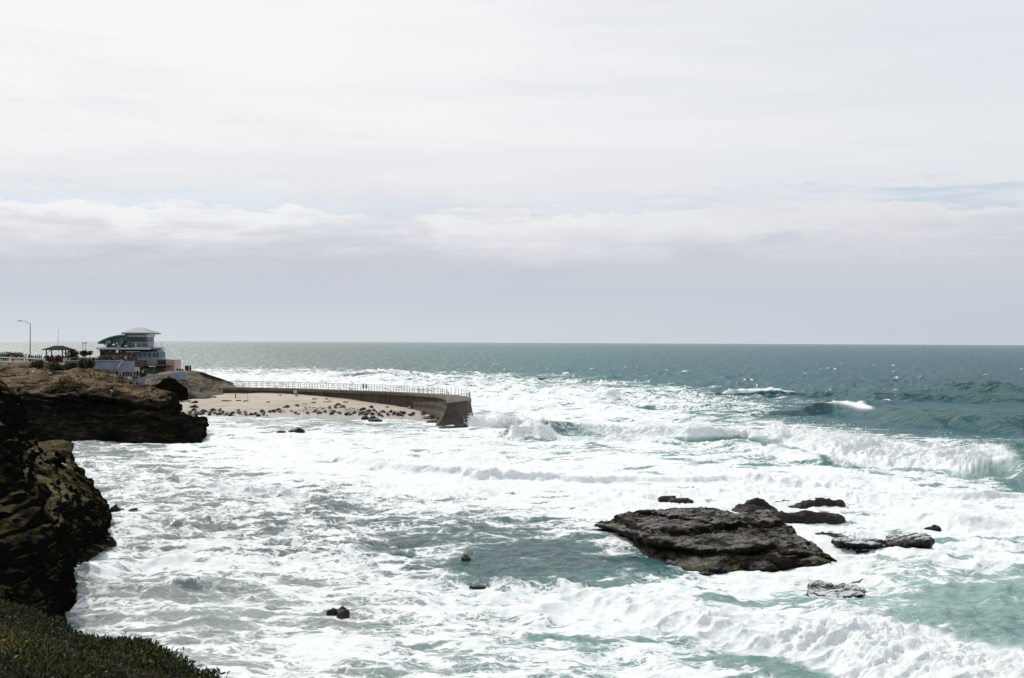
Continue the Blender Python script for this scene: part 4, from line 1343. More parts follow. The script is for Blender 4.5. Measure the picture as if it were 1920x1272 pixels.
M_FRAME = simple('pale_frame_paint', (.42, .45, .45), .5, .08)
M_PARAS = simple('white_canvas', (.78, .78, .76), .8, .04)


def X(px, d):
    return (px - CX) / F_PX * d + 0.0


def Zz(px, py, d):
    return float(at(float(px), float(py), float(d))[2])


def wbox(bm, x0, x1, y0, y1, d, depth, org, bev=0.0):
    """box whose front face spans pixel columns x0..x1 and rows y0..y1 at distance d"""
    xa, xb = X(x0, d), X(x1, d)
    za, zb = Zz((x0 + x1) / 2, y1, d), Zz((x0 + x1) / 2, y0, d)
    box(bm, ((xa + xb) / 2 - org[0], d + depth / 2 - org[1], (za + zb) / 2 - org[2]), (xb - xa, depth, zb - za), bev=bev)


def part(name, mat, parent, specs, org=None, bev=0.0):
    bm = bmesh.new()
    org = org or tuple(parent.location)
    for s in specs:
        wbox(bm, *s, org=org, bev=bev)
    return obj_bm(name, bm, mat, parent)


def wprism(name, mat, parent, poly, d, depth, org=None, top=None):
    org = org or tuple(parent.location)
    bm = bmesh.new()
    prism(bm, [(X(px, d) - org[0], Zz(px, py, d) - org[2]) for px, py in poly], d - org[1], d + depth - org[1])
    return obj_bm(name, bm, mat, parent)


def rail_run(parent, pts, org, h=1.1, step=1.2, r=.03, mat=None, glass=False):
    """posts and rails along 3-D points"""
    mat = mat or M_FRAME
    P = [np.array(p, float) for p in pts]
    for a, b in zip(P[:-1], P[1:]):
        L = np.linalg.norm(b - a)
        n = max(1, int(L / step))
        for i in range(n + 1):
            p = a + (b - a) * i / n
            bm = bmesh.new()
            tube(bm, (0, 0, 0), (0, 0, h), r, seg=5)
            o = obj_bm('railing_post', bm, mat, parent)
            o.location = p - np.array(org)
    for hh in (h, h * .5):
        bm = bmesh.new()
        for a, b in zip(P[:-1], P[1:]):
            tube(bm, a + [0, 0, hh] - np.array(org), b + [0, 0, hh] - np.array(org), r * .9, seg=5)
        obj_bm('handrail', bm, mat, parent)


def build_tower():
    D = 290.0
    gz = 5.0
    org = (X(258, D), D + 4, gz)
    t = empty('lifeguard_tower', org, 'three-storey lifeguard tower with curved wing roof, glassed lookout and balconies, above the beach', 'lifeguard tower')
    # --- lookout roof: low pyramid with fascia
    xa, xb = X(229.5, D), X(282, D)
    y0, y1 = D - .6, D + 8.4
    ze = Zz(255, 624.0, D)
    zt_ = Zz(257, 614.0, D + 3)
    cx_, cy_ = X(257, D + 3), D + 4
    bm = bmesh.new()
    c = [bm.verts.new((x - org[0], y - org[1], ze - org[2])) for x, y in ((xa, y0), (xb, y0), (xb, y1), (xa, y1))]
    r1 = bm.verts.new((cx_ - .5 - org[0], cy_ - org[1], zt_ - org[2]))
    r2 = bm.verts.new((cx_ + .6 - org[0], cy_ - org[1], zt_ - org[2]))
    bm.faces.new((c[0], c[1], r2, r1)); bm.faces.new((c[1], c[2], r2)); bm.faces.new((c[2], c[3], r1, r2)); bm.faces.new((c[3], c[0], r1))
    roof = obj_bm('roof', bm, M_ROOFL, t)
    bm = bmesh.new()
    box(bm, ((xa + xb) / 2 - org[0], (y0 + y1) / 2 - org[1], ze - .17 - org[2]), (xb - xa + .1, y1 - y0 + .1, .32), bev=.02)
    obj_bm('fascia', bm, M_TEAL, roof)
    # clerestory
    part('clerestory_wall', M_FRAME, t, [(234, 276, 625.6, 632, D + .5, 6.6)])
    for x in (236.5, 248.5, 260.5):
        f = part('window', M_FRAME, t, [(x - .4, x + 10.2, 625.9, 628.4, D + .44, .05)])
        part('pane', M_GLASS, f, [(x, x + 9.8, 626.1, 628.1, D + .38, .05)], org=org)
    # cab
    part('wall', M_STUCCO, t, [(237, 275.5, 632, 652, D + 1.0, 5.8)])
    f = part('window', M_TEAL, t, [(238.3, 275, 631.9, 642, D + .92, .08)])
    for k in range(4):
        part('pane', M_GLASS, f, [(238.9 + k * 9, 247.2 + k * 9, 632.4, 641.5, D + .84, .06)], org=org)
    bm = bmesh.new()     # window band on the right side of the cab
    xs = X(275.5, D + 1) + .04
    box(bm, (xs - org[0], D + 3.7 - org[1], Zz(280, 637, D + 3) - org[2]), (.07, 4.8, 1.15), bev=.01)
    f = obj_bm('window', bm, M_TEAL, t)
    for k in range(3):
        bm = bmesh.new()
        box(bm, (xs + .05 - org[0], D + 2.1 + 1.6 * k - org[1], Zz(280, 637, D + 3) - org[2]), (.05, 1.4, 1.0))
        obj_bm('pane', bm, M_GLASS, f)
    # curved wing roof
    arc = [(182.5, 642.5), (188, 639), (195, 635.8), (204, 632.4), (214, 629.8), (224, 628.2), (236, 627.6)]
    low = [(236, 630.2), (224, 630.9), (214, 632.5), (204, 635.0), (195, 638.3), (188.5, 641.6), (184.2, 645.2)]
    wing = wprism('wing_roof', M_TEAL, t, arc + low, D - .4, 8.0)
    wprism('strut', M_TEAL, t, [(190.4, 641.6), (192, 641), (200.6, 650), (199.2, 650.6)], D + .2, .2)
    part('post', M_FRAME, t, [(199, 200.6, 637.5, 653, D + .2, .22)])
    wprism('gable_wall', M_TEAL, t, [(200.8, 652.5), (200.8, 638.2), (208, 635.6), (216, 633.2), (224, 632.0), (236.8, 631.2), (236.8, 652.5)], D + .5, 6)
    xs_ = [(202.5, 207.5, 641.5), (208.4, 215, 637), (215.8, 223, 634.5)]
    for a, b, ytop in xs_:
        f = part('window', M_TEAL, t, [(a - .2, b + .2, ytop, 650, D + .44, .08)])
        part('pane', M_GLASS, f, [(a + .3, b - .3, ytop + .5, 649.5, D + .38, .06)], org=org)
    part('door', M_DARK, t, [(228, 235.5, 637.5, 652, D + .42, .09)])
    part('door', M_DARK, t, [(240, 245, 643, 652, D + .92, .09)])
    # balcony slab and canopy rim
    part('balcony_slab', M_FRAME, t, [(181, 281, 652.2, 655.6, D - 1.6, 3.0)])
    part('balcony_slab', M_STUCCO, t, [(277, 303, 651.8, 654.6, D - .6, 2.4)])
    part('bracket', M_DARK, t, [(281, 299, 654.8, 656.6, D - .2, 1.4)])
    zb = Zz(230, 652.2, D - 1.6)
    ya = D - 1.5
    rail_run(t, [(X(240, ya), ya, zb), (X(281, ya), ya, zb), (X(303, ya + 1), ya + 1, zb), (X(303, ya + 3), ya + 3, zb)], org, 1.2, 1.15, .035)
    for a, b in ((245.5, 253), (256, 265), (267, 277)):
        part('glass_panel', M_TGLASS, t, [(a, b, 643.8, 651.3, D - 1.56, .03)])
    # ground storey
    part('wall', M_BROWN, t, [(187.5, 258, 655.6, 678, D + .1, 7.5)])
    part('fascia', M_TEAL, t, [(186, 196.5, 655.8, 658.5, D - .2, 6)])
    part('door', M_DARK, t, [(188.5, 195.5, 660.5, 676, D + .03, .08)])
    part('canopy', M_FRAME, t, [(236, 262, 659.2, 660.6, D - .9, 1.2)])
    part('wall', M_STUCCO, t, [(258, 295, 669.6, 686.6, D + .1, 7.2)])
    part('wall', M_DARK, t, [(258, 281, 655.6, 669.6, D + .3, 6.8)])
    part('wall', M_STUCCO, t, [(281, 295, 655.6, 669.6, D + 1.6, 5.6)])
    for a, b, y0_, y1_ in ((238, 246, 662, 671), (247.5, 256.5, 661, 671)):
        f = part('window', M_FRAME, t, [(a - .3, b + .3, y0_, y1_, D + .03, .09)])
        part('pane', M_GLASS, f, [(a + .2, b - .2, y0_ + .5, y1_ - .5, D - .03, .06)], org=org)
    for k in range(4):
        a = 258.5 + k * 8.9
        f = part('window', M_FRAME, t, [(a, a + 8.5, 660.2, 670.2, D + .02, .09)])
        part('pane', M_TGLASS, f, [(a + .6, a + 7.9, 660.9, 669.7, D - .04, .06)], org=org)
    bm = bmesh.new()
    xs = X(295, D + .1) + .04
    for k in range(3):
        box(bm, (xs - org[0], D + 1.8 + 2.0 * k - org[1], Zz(296, 665, D + 3) - org[2]), (.06, 1.7, 1.15))
    obj_bm('pane', bm, M_TGLASS, t)
    # lower level on the beach side
    part('wall', M_BROWN, t, [(249.5, 270, 675.5, 689, D - 2, 4)])
    part('wall', M_GREENP, t, [(262, 292, 689, 706, D - 1.2, 4)])
    part('canopy', M_BROWN, t, [(267, 318, 684.8, 686.6, D - 3.0, 4)])
    part('wall', M_BROWN, t, [(292, 311.5, 686.6, 701, D - 1.0, 5)])
    part('wall', M_BROWN, t, [(296, 312, 674.6, 684.8, D - 1.0, 5)])
    for k in range(3):
        part('louvre', M_DARK, t, [(297.5 + k * 4.7, 301 + k * 4.7, 676.5, 683.6, D - 1.06, .08)])
    part('wall', M_SUNLIT, t, [(311.5, 327, 674.8, 700.5, D - 1.2, 6)])  # sunlit side of the brown block, its light painted as paler stucco
    for k in range(3):
        part('band', M_SUNLIT, t, [(311.2, 327.3, 680 + k * 6, 680.5 + k * 6, D - 1.27, .08)])
    # lamps on the brown wall
    for x in (206, 226.5):
        part('wall_lamp', M_PARAS, t, [(x - .6, x + .6, 658.2, 659.8, D - .05, .16)])

    # --- parasols on the balcony deck
    for i, (x, w, y) in enumerate(((213, 7, 644.5), (236, 8, 647.5), (222, 6, 648.5))):
        d = D - .6 - .2 * i
        p = (X(x, d), d, Zz(x, 652.2, d))
        u = empty('parasol', p, ['white canvas parasol on the tower balcony, tallest of the three, under the wing roof end',
                                 'white canvas parasol on the tower balcony, nearest the lookout windows',
                                 'low white canvas parasol between two others on the tower balcony'][i], 'parasol', 'parasols on the tower balcony')
        hh = (652.2 - y) / F_PX * d
        bm = bmesh.new()
        tube(bm, (0, 0, 0), (0, 0, hh), .025, seg=5)
        obj_bm('pole', bm, M_FRAME, u)
        bm = bmesh.new()
        tube(bm, (0, 0, hh * .62), (0, 0, hh), w / 2 / F_PX * d, .03, 8)
        obj_bm('canopy', bm, M_PARAS, u)
    for i, x in enumerate((255, 261)):
        d = D - 1.2
        p = (X(x, d), d, Zz(x, 652.2, d))
        u = empty('deck_chair', p, ['small white chair on the balcony, nearer the parasols', 'small white chair on the balcony, nearer the balcony end'][i], 'chair', 'white chairs on the tower balcony')
        bm = bmesh.new(); box(bm, (0, 0, .42), (.45, .45, .05)); obj_bm('seat', bm, M_PARAS, u)
        bm = bmesh.new(); box(bm, (0, .2, .68), (.42, .04, .5)); obj_bm('backrest', bm, M_PARAS, u)
        for sx in (-.18, .18):
            for sy in (-.18, .18):
                bm = bmesh.new(); tube(bm, (sx, sy, 0), (sx, sy, .42), .02, seg=4); obj_bm('leg', bm, M_PARAS, u)


def build_terraces():
    # upper retaining wall, left of the stairs
    t = empty('retaining_wall', (X(190, 262), 262, 5), 'long pale blue-grey retaining wall below the crowd, left of the stair gap', 'retaining wall')
    wprism('wall_face', M_RETAIN, t, [(122, 677.5), (229, 677.5), (229, 683), (214, 694), (214, 716), (122, 700)], 262, 1.0)
    wprism('coping', M_STUCCO, t, [(121.5, 676.4), (229.5, 676.4), (229.5, 677.6), (121.5, 677.6)], 261.85, 1.3)
    t = empty('stair_wall', (X(238, 260), 260, 5), 'pale blue-grey wall with sloping white edge between the stair gap and the brown block', 'retaining wall')
    wprism('wall_face', M_RETAIN, t, [(230.5, 677.5), (250, 677.5), (250, 706), (226, 704), (218.5, 693.5)], 260, 1.0)
    wprism('sloping_coping', M_WHITE, t, [(228.6, 677.6), (230.4, 677.3), (219.6, 692.6), (218.0, 693.2)], 259.8, .5)
    t = empty('beach_stair', (X(224, 266), 264, 6), 'dark stair climbing through the gap between two pale retaining walls', 'stairs')
    for k in range(12):
        f = k / 12
        part('step', M_BROWN, t, [(213 + f * 12, 229 + f * 4, 704 - f * 27, 707 - f * 26, 262.4 + f * 5, .5)])
    # lower wall down to the beach
    t = empty('lower_retaining_wall', (X(300, 236), 236, 3), 'pale lower retaining wall with hairline cracks, slanting down beside the dark bluff', 'retaining wall')
    wprism('wall_face', M_RETAIN, t, [(252, 712), (264, 708.8), (280, 705.2), (281, 745), (262, 736), (243.5, 721.5)], 236, 1.0)
    wprism('upper_band', M_RETAIN, t, [(280, 705.2), (312, 702.0), (346, 697.0), (349, 699), (349, 712), (281, 716)], 237.2, .9)
    wprism('sloping_coping', M_WHITE, t, [(250.6, 712.2), (252, 711.8), (245.2, 721.0), (243.8, 720.6)], 235.8, .5)
    bm = bmesh.new()
    for a, b in (((259, 713), (270, 733)), ((263, 716), (262, 728)), ((268, 712), (274, 724)), ((272, 719), (277, 738))):
        pa, pb = at(float(a[0]), float(a[1]), 235.97), at(float(b[0]), float(b[1]), 235.97)
        tube(bm, pa - np.array(t.location), pb - np.array(t.location), .035, seg=4)
    obj_bm('crack', bm, M_STUCCO, t)
    t = empty('landing_wall', (X(240, 250), 250, 5), 'short pale wall segment with a white notice beside the lower stair', 'retaining wall')
    wprism('wall_face', M_RETAIN, t, [(229, 707), (247, 706.5), (247, 718), (236, 722), (231, 714)], 247, .8)
    wprism('notice', M_WHITE, t, [(240, 707.5), (244, 707.5), (244, 716), (240, 716)], 246.9, .08)
    # grey box and dark fence by the far end of the promontory
    t = empty('lifeguard_cabinet', (X(352, 250), 249, Zz(352, 699, 250)), 'small dark cabinet with pale doors standing at the head of the sea wall path', 'cabinet')
    part('housing', M_DARK, t, [(346.8, 356.6, 686, 697.5, 249, 1.0)], bev=.04)
    part('door', M_FRAME, t, [(353.4, 355.6, 687.5, 690, 248.94, .06)])
    part('door', M_FRAME, t, [(353.4, 355.6, 691.5, 695, 248.94, .06)])
    for x in (349, 354):
        part('leg', M_DARK, t, [(x, x + 1, 697.5, 702.5, 249.3, .12)])
    # path wall running down to the sea wall
    t = empty('path_parapet', (X(400, 250), 250, 5), 'dark low parapet sloping down the back of the bluff to the sea wall', 'parapet')
    wprism('wall_face', M_BUTT, t, [(354, 696), (380, 700.6), (405, 708.3), (437, 719.4), (437, 727.5), (405, 720), (380, 711), (354, 703)], 250, .7)
    wprism('coping', M_DARK, t, [(354, 695.2), (380, 699.8), (405, 707.5), (437.3, 718.6), (437.3, 719.6), (405, 708.5), (380, 700.8), (354, 696.2)], 249.9, .9)


def build_lamps():
    d = 285.
    gzv = 7.9
    x = X(56.6, d)
    t = empty('street_lamp', (x, d, gzv), 'tall grey street lamp with curved arm reaching left over the crowd', 'street lamp')
    M = simple('lamp_grey_metal', (.07, .075, .09), .5, .1)
    top = Zz(56.6, 606.5, d) - gzv
    bm = bmesh.new(); tube(bm, (0, 0, 0), (0, 0, top), .13, .07, 8); obj_bm('pole', bm, M, t)
    bm = bmesh.new()
    pts = [(56.6, 607.5), (52, 605.2), (46, 602.6), (40, 601.6)]
    P = [Vector((X(a, d) - x, 0, Zz(a, b, d) - gzv)) for a, b in pts]
    for a, b in zip(P[:-1], P[1:]):
        tube(bm, a, b, .045, .04, 6)
    obj_bm('arm', bm, M, t)
    bm = bmesh.new()
    bmesh.ops.create_uvsphere(bm, u_segments=10, v_segments=6, radius=.5,
                              matrix=Matrix.Translation((X(36.4, d) - x, 0, Zz(36, 602, d) - gzv)) @ Matrix.Diagonal((.95, .36, .22, 1)))
    obj_bm('lamp_head', bm, M, t, smooth=True)
    bm = bmesh.new(); tube(bm, (0, 0, 0), (0, 0, .35), .2, .16, 8); obj_bm('base', bm, M, t)
    # thin mast beside the gazebo
    x = X(109.2, 292)
    t = empty('flag_mast', (x, 292, gzv), 'thin bare mast rising behind the gazebo roof', 'mast')
    bm = bmesh.new(); tube(bm, (0, 0, 0), (0, 0, Zz(109, 620, 292) - gzv), .045, .03, 5); obj_bm('pole', bm, M, t)
    bm = bmesh.new(); bmesh.ops.create_icosphere(bm, subdivisions=1, radius=.08, matrix=Matrix.Translation((0, 0, Zz(109, 620, 292) - gzv))); obj_bm('finial', bm, M, t)
    for i, (px, ytop, lab) in enumerate(((155.5, 642.5, 'black twin-style globe lamp post, left one of the pair left of the tower'),
                                         (160.6, 641.5, 'black globe lamp post, right and slightly taller one of the pair left of the tower'),
                                         (220, 643, 'black globe lamp post standing right in front of the tower balcony'))):
        d = 284 - i
        x = X(px, d)
        t = empty('post_lamp', (x, d, gzv), lab, 'lamp post', 'old-fashioned lamp posts')
        hh = Zz(px, ytop, d) - gzv
        bm = bmesh.new(); tube(bm, (0, 0, 0), (0, 0, hh - .5), .06, .045, 6); obj_bm('pole', bm, M, t)
        bm = bmesh.new(); tube(bm, (0, 0, hh - .5), (0, 0, hh - .12), .10, .2, 8); obj_bm('lantern', bm, M_FRAME, t)
        bm = bmesh.new(); tube(bm, (0, 0, hh - .12), (0, 0, hh + .06), .3, .05, 8); obj_bm('lamp_cap', bm, M, t)
    # small notice on a post before the tower
    x = X(219.6, 281)
    t = empty('notice_sign', (x, 281, gzv), 'square white notice board on a post in the crowd before the tower', 'sign')
    part('panel', M_WHITE, t, [(217.6, 221.8, 656.5, 661.5, 281, .05)])
    bm = bmesh.new(); tube(bm, (0, .08, 0), (0, .08, Zz(219, 657, 281) - gzv), .05); obj_bm('post', bm, M, t)


def build_gazebo():
    d = 282.
    gzv = 7.9
    x = X(104, d)
    t = empty('gazebo', (x, d + 2, gzv), 'open timber gazebo with low hipped dark roof, crowded with visitors', 'gazebo')
    M = simple('dark_roof_shingle', (.022, .023, .028), .95, .2, 3, spec=.05)
    xa, xb, ze, za = X(80.3, d) - x, X(128.8, d) - x, Zz(104, 655.8, d) - gzv, Zz(105, 648.5, d) - gzv
    bm = bmesh.new()
    c = [bm.verts.new(p) for p in ((xa, -2.6, ze), (xb, -2.6, ze), (xb, 2.6, ze), (xa, 2.6, ze))]
    r1, r2 = bm.verts.new((-.9, 0, za)), bm.verts.new((.9, 0, za))
    for f in ((c[0], c[1], r2, r1), (c[1], c[2], r2), (c[2], c[3], r1, r2), (c[3], c[0], r1)):
        bm.faces.new(f)
    rf = obj_bm('roof', bm, M, t)
    bm = bmesh.new()
    for sy in (-2.6, 2.6):
        box(bm, (0, sy, ze - .06), (xb - xa, .12, .16))
    for sx in (xa, xb):
        box(bm, (sx, 0, ze - .06), (.12, 5.1, .16))
    obj_bm('eaves_board', bm, M_DKWOOD, rf)
    for px, y in ((87, -2.0), (97, 2), (117, 2), (123, -2)):
        bm = bmesh.new(); box(bm, (X(px, d + 2 + y) - x, y, ze / 2 - .1), (.2, .2, ze)); obj_bm('post', bm, M_DKWOOD, t)
    for px, s in ((87, 1), (123, -1)):
        bm = bmesh.new()
        tube(bm, (X(px, d) - x, -2, ze - 1.0), (X(px, d) - x + s * .9, -2, ze - .15), .06)
        obj_bm('brace', bm, M_DKWOOD, t)
    bm = bmesh.new(); box(bm, (0.2, -2.3, .35), (4.2, .15, 1.5)); obj_bm('parapet', bm, M_DKWOOD, t)
    # pale pier beside it
    t = empty('concrete_pier', (X(121, 279), 279, gzv - 1), 'short pale concrete block under the right side of the gazebo', 'pier')
    part('block', M_FRAME, t, [(118.4, 124.2, 672.5, 683, 279, .7)])
    part('cap', M_FRAME, t, [(118, 124.6, 671.7, 672.6, 278.9, .9)])
    # white fence on the cliff edge
    t = empty('white_fence', (X(45, 275), 275, 7.3), 'white two-rail timber fence along the cliff path at the far left', 'fence')
    y_top = lambda px: 669.2 + (px / 84) * 3.2
    for px in (-60, -41, -21, -2, 19.5, 46, 51.2, 82.5):
        d2 = 275 if px != 46 else 277
        part('post', M_WHITE, t, [(px - .8, px + .8, y_top(px), y_top(px) + 12.5, d2, .2)])
    for dy, th in ((0, 2.0), (8.2, 1.3)):
        wprism('rail', M_WHITE, t, [(-62, y_top(-62) + dy), (83.5, y_top(83.5) + dy), (83.5, y_top(83.5) + dy + th), (-62, y_top(-62) + dy + th)], 274.9, .08)
    wprism('bench_slab', M_WHITE, t, [(37, 681.5), (45, 681.5), (45, 682.8), (37, 682.8)], 276, .4)


build_tower()
build_terraces()
build_lamps()
build_gazebo()
# ------------------------------------------------------------------ visitors
def person_mesh(pose):
    """one continuous skinned body, 1.7 m tall"""
    ar = {'stand': 0.0, 'lean': .10, 'point': .0}[pose]
    P = [(0, 0, .92), (0, 0, 1.15), (0, .0, 1.38), (0, -.01, 1.47), (0, -.02, 1.56), (0, -.02, 1.66),      # pelvis .. head
         (.09, 0, .88), (.11, .0, .48), (.11, .03, .08), (.12, -.10, .03),
         (-.09, 0, .88), (-.12, .05, .48), (-.12, .06, .08), (-.13, -.07, .03),
         (.18, 0, 1.40), (.24, .02 - ar, 1.13), (.22, -.10 - ar, .92), (.21, -.16 - ar, .85),
         (-.18, 0, 1.40), (-.25, .02, 1.13), (-.20, -.12, .95), (-.18, -.18, .89)]
    R = [.13, .125, .13, .055, .085, .09, .09, .065, .045, .04, .09, .065, .045, .04, .06, .045, .035, .04, .06, .045, .035, .04]
    if pose == 'point':
        P[15], P[16], P[17] = (.26, -.12, 1.22), (.14, -.30, 1.38), (.12, -.36, 1.44)
    if pose == 'lean':
        for k in (1, 2, 3, 4, 5, 14, 15, 16, 17, 18, 19, 20, 21):
            x, y, z = P[k]
            P[k] = (x, y - (z - .9) * .22, z)
    E = [(0, 1), (1, 2), (2, 3), (3, 4), (4, 5), (0, 6), (6, 7), (7, 8), (8, 9), (0, 10), (10, 11), (11, 12), (12, 13),
         (2, 14), (14, 15), (15, 16), (16, 17), (2, 18), (18, 19), (19, 20), (20, 21)]
    me = bpy.data.meshes.new('person')
    me.from_pydata(P, E, [])
    o = bpy.data.objects.new('person', me)
    COL.objects.link(o)
    sk = o.modifiers.new('s', 'SKIN')
    for v, r in zip(me.skin_vertices[0].data, R):
        v.radius = (r, r * .85)
    me.skin_vertices[0].data[0].use_root = True
    sb = o.modifiers.new('u', 'SUBSURF')
    sb.levels = 1
    dg = bpy.context.evaluated_depsgraph_get()
    m2 = bpy.data.meshes.new_from_object(o.evaluated_get(dg))
    bpy.data.objects.remove(o)
    bpy.data.meshes.remove(me)
    m2.name = 'person'
    for p in m2.polygons:
        c = p.center
        p.use_smooth = True
        p.material_index = 0 if c.z < .93 else 1
        if c.z > 1.49 and abs(c.x) < .12:
            p.material_index = 2
        if c.z > 1.62 or (c.z > 1.53 and c.y > .0 and abs(c.x) < .12):
            p.material_index = 3
        if abs(c.x) > .15 and c.z < .98 and c.z > .75:
            p.material_index = 2
    return m2


CLOTH = {'black': (.015, .012, .014), 'dark blue': (.02, .028, .07), 'red': (.35, .03, .03), 'orange': (.55, .14, .03), 'yellow': (.55, .36, .06),
         'white': (.62, .62, .62), 'purple': (.08, .025, .10), 'grey': (.12, .12, .13), 'brown': (.07, .045, .03), 'green': (.04, .12, .07),
         'pink': (.45, .15, .17), 'light blue': (.18, .28, .40), 'teal': (.03, .15, .14), 'maroon': (.10, .015, .03)}


def build_people():
    MM = {k: simple('cloth_' + k.replace(' ', '_'), tuple(c * .6 for c in v), .85, .1) for k, v in CLOTH.items()}
    skin = [simple('skin_tone', c, .6, .05) for c in ((.42, .25, .17), (.22, .12, .07), (.50, .33, .25))]
    hair = [simple('hair_tone', c, .7, .1) for c in ((.012, .009, .007), (.05, .03, .018), (.20, .14, .07), (.5, .5, .48))]
    meshes = []
    for pose in ('stand', 'lean', 'point'):
        m = person_mesh(pose)
        for mt in (MM['black'], MM['grey'], skin[0], hair[0]):
            m.materials.append(mt)
        meshes.append(m)
    rng = random.Random(5)
    hue = list(CLOTH)
    used = {}

    def put(px, d, col, pants, where, group, tree=PLAT_T, z=None, hat=None, i=[0]):
        x = X(px, d)
        if z is None:
            hit = drop(tree, x, d)
            z = hit.z if hit else 7.9
        k = i[0]
        i[0] += 1
        pose = k % 3
        o = bpy.data.objects.new('person', meshes[pose])
        COL.objects.link(o)
        s = rng.uniform(.93, 1.06)
        o.location = (x, d, z)
        o.scale = (s * 1.08, s * 1.08, s)
        o.rotation_euler = (0, 0, rng.uniform(-1.2, 1.2) + (math.pi if k % 5 == 0 else 0))
        for si, mt in enumerate((MM[pants], MM[col], skin[k % 3], hair[k % 4] if not hat else MM[hat])):
            o.material_slots[si].link = 'OBJECT'
            o.material_slots[si].material = mt
        lab = f"person in {col} top {where}"
        tag(o, lab, 'person', group)

    LW = [  # left of the tower, behind the white fence and under the gazebo
        (7.5, 284, 'grey', 'black', 'behind the white fence, leftmost of all', 'white'), (13, 286, 'brown', 'dark blue', 'behind the white fence, second from the left edge', 'white'),
        (20.3, 279, 'yellow', 'brown', 'just right of the leftmost pair at the white fence', None), (24.6, 279.5, 'orange', 'brown', 'at the white fence left of the street lamp', None),
        (41, 286, 'grey', 'black', 'against the hedge, midway between the orange top and the street lamp', 'white'), (49, 290, 'light blue', 'grey', 'behind the fence just left of the street lamp', None),
        (54.3, 284, 'black', 'black', 'touching the left of the street lamp', None), (59.5, 281, 'purple', 'black', 'just right of the street lamp', None),
        (62.6, 283, 'maroon', 'black', 'second to the right of the street lamp', None), (67, 284, 'light blue', 'dark blue', 'between the lamp and the gazebo, in pale clothing', None),
        (70, 281, 'red', 'black', 'midway between lamp and gazebo', None), (74.3, 282, 'purple', 'dark blue', 'fourth to the left of the gazebo post', None),
        (77.5, 284, 'maroon', 'black', 'third to the left of the gazebo post', None), (83, 280, 'yellow', 'black', 'under the left eave of the gazebo', None),
        (86, 283, 'black', 'black', 'at the left post of the gazebo', None), (90, 281.5, 'dark blue', 'black', 'inside the gazebo at its left', None),
        (94.6, 281, 'red', 'dark blue', 'inside the gazebo, left of the orange one', None), (98.5, 283, 'grey', 'black', 'inside the gazebo, behind the others', None),
        (103.4, 280.5, 'orange', 'brown', 'in the middle of the gazebo', None), (106, 281.5, 'red', 'black', 'inside the gazebo right behind the orange one', None),
        (110, 281, 'maroon', 'black', 'inside the gazebo, right half', None), (113, 282.5, 'dark blue', 'black', 'inside the gazebo near the right post', None),
        (120, 283, 'purple', 'black', 'just under the right eave of the gazebo', None), (124, 281, 'dark blue', 'dark blue', 'at the pale block beside the gazebo', None),
        (128, 281, 'brown', 'black', 'just right of the gazebo, before the round shrub', None)]
    for px, d, c, p, w, hat in LW:
        put(px, d, c, p, w, 'visitors by the white fence and gazebo', hat=hat)
    cols = ['maroon', 'black', 'maroon', 'grey', 'dark blue', 'pink', 'purple', 'black', 'dark blue', 'brown', 'red', 'black', 'black', 'teal', 'maroon', 'black', 'grey',
            'purple', 'dark blue', 'black', 'brown', 'black', 'light blue', 'green', 'red', 'dark blue', 'black', 'red', 'white', 'black', 'brown', 'maroon']
    pxs = [133, 138.5, 143, 148, 152.5, 155.5, 158.5, 162, 165, 168, 171, 174.5, 177, 180.5, 184, 186.5, 190.5, 194, 197, 200.5, 205, 209, 213.5,
           216.5, 222.5, 226, 229, 232.5, 236, 240, 243.5, 247]
    used_w = {}
    for i, (px, c) in enumerate(zip(pxs, cols)):
        where = ('behind the retaining wall beside the tower' if px < 182 else 'behind the retaining wall before the tower')
        n = used_w.setdefault(where, 0) + 1
        used_w[where] = n
        ordn = ['first', 'second', 'third', 'fourth', 'fifth', 'sixth', 'seventh', 'eighth', 'ninth', 'tenth', 'eleventh', 'twelfth', 'thirteenth', 'fourteenth',
                'fifteenth', 'sixteenth', 'seventeenth', 'eighteenth', 'nineteenth'][n - 1]
        put(px, 267 + (i * 7 % 5) * 2.0 + (5 if px > 186 else 0), c, ['black', 'dark blue', 'grey'][i % 3], f'{ordn} from the left ' + where, 'visitors along the upper retaining wall',
            z=7.35 if px < 186 else 7.7)
    for px, d, z, c, w in ((223.5, 263, 6.7, 'red', 'high on the stair gap between the pale walls'), (221, 262.4, 5.9, 'maroon', 'halfway down the stair gap'), (226, 263.5, 7.2, 'pink', 'at the top of the stair gap'),
                           (232, 253, 4.9, 'dark blue', 'first from the left on the lower landing'), (237.5, 253.5, 4.9, 'black', 'second from the left on the lower landing'),
                           (241, 252.5, 4.9, 'maroon', 'third from the left on the lower landing'), (246, 254, 4.9, 'grey', 'fourth from the left on the lower landing'),
                           (252.5, 254, 5.0, 'red', 'at the corner of the lower landing below the brown block'), (258, 256, 5.1, 'black', 'leftmost before the green wall'),
                           (263, 255, 5.1, 'brown', 'second before the green wall'), (268, 256.5, 5.15, 'white', 'in the middle before the green wall'),
                           (273, 255.5, 5.2, 'dark blue', 'third before the green wall'), (289, 257, 5.3, 'teal', 'at the right end of the green wall'),
                           (309, 258, 5.4, 'black', 'before the tan block of the tower'), (235, 291.8, None, 'black', None)):
        if w:
            put(px, d, c, 'black', w, 'visitors on the stairs and lower landing', z=z)
    for px, c, w in ((229.5, 'light blue', 'on the tower balcony by the dark door'), (243, 'black', 'on the tower balcony before the lookout window'), (204.5, 'white', 'on the tower balcony under the wing roof')):
        d = 289.6
        put(px, d, c, 'black', w, 'people on the tower balcony', z=Zz(px, 652.2, 288.6))
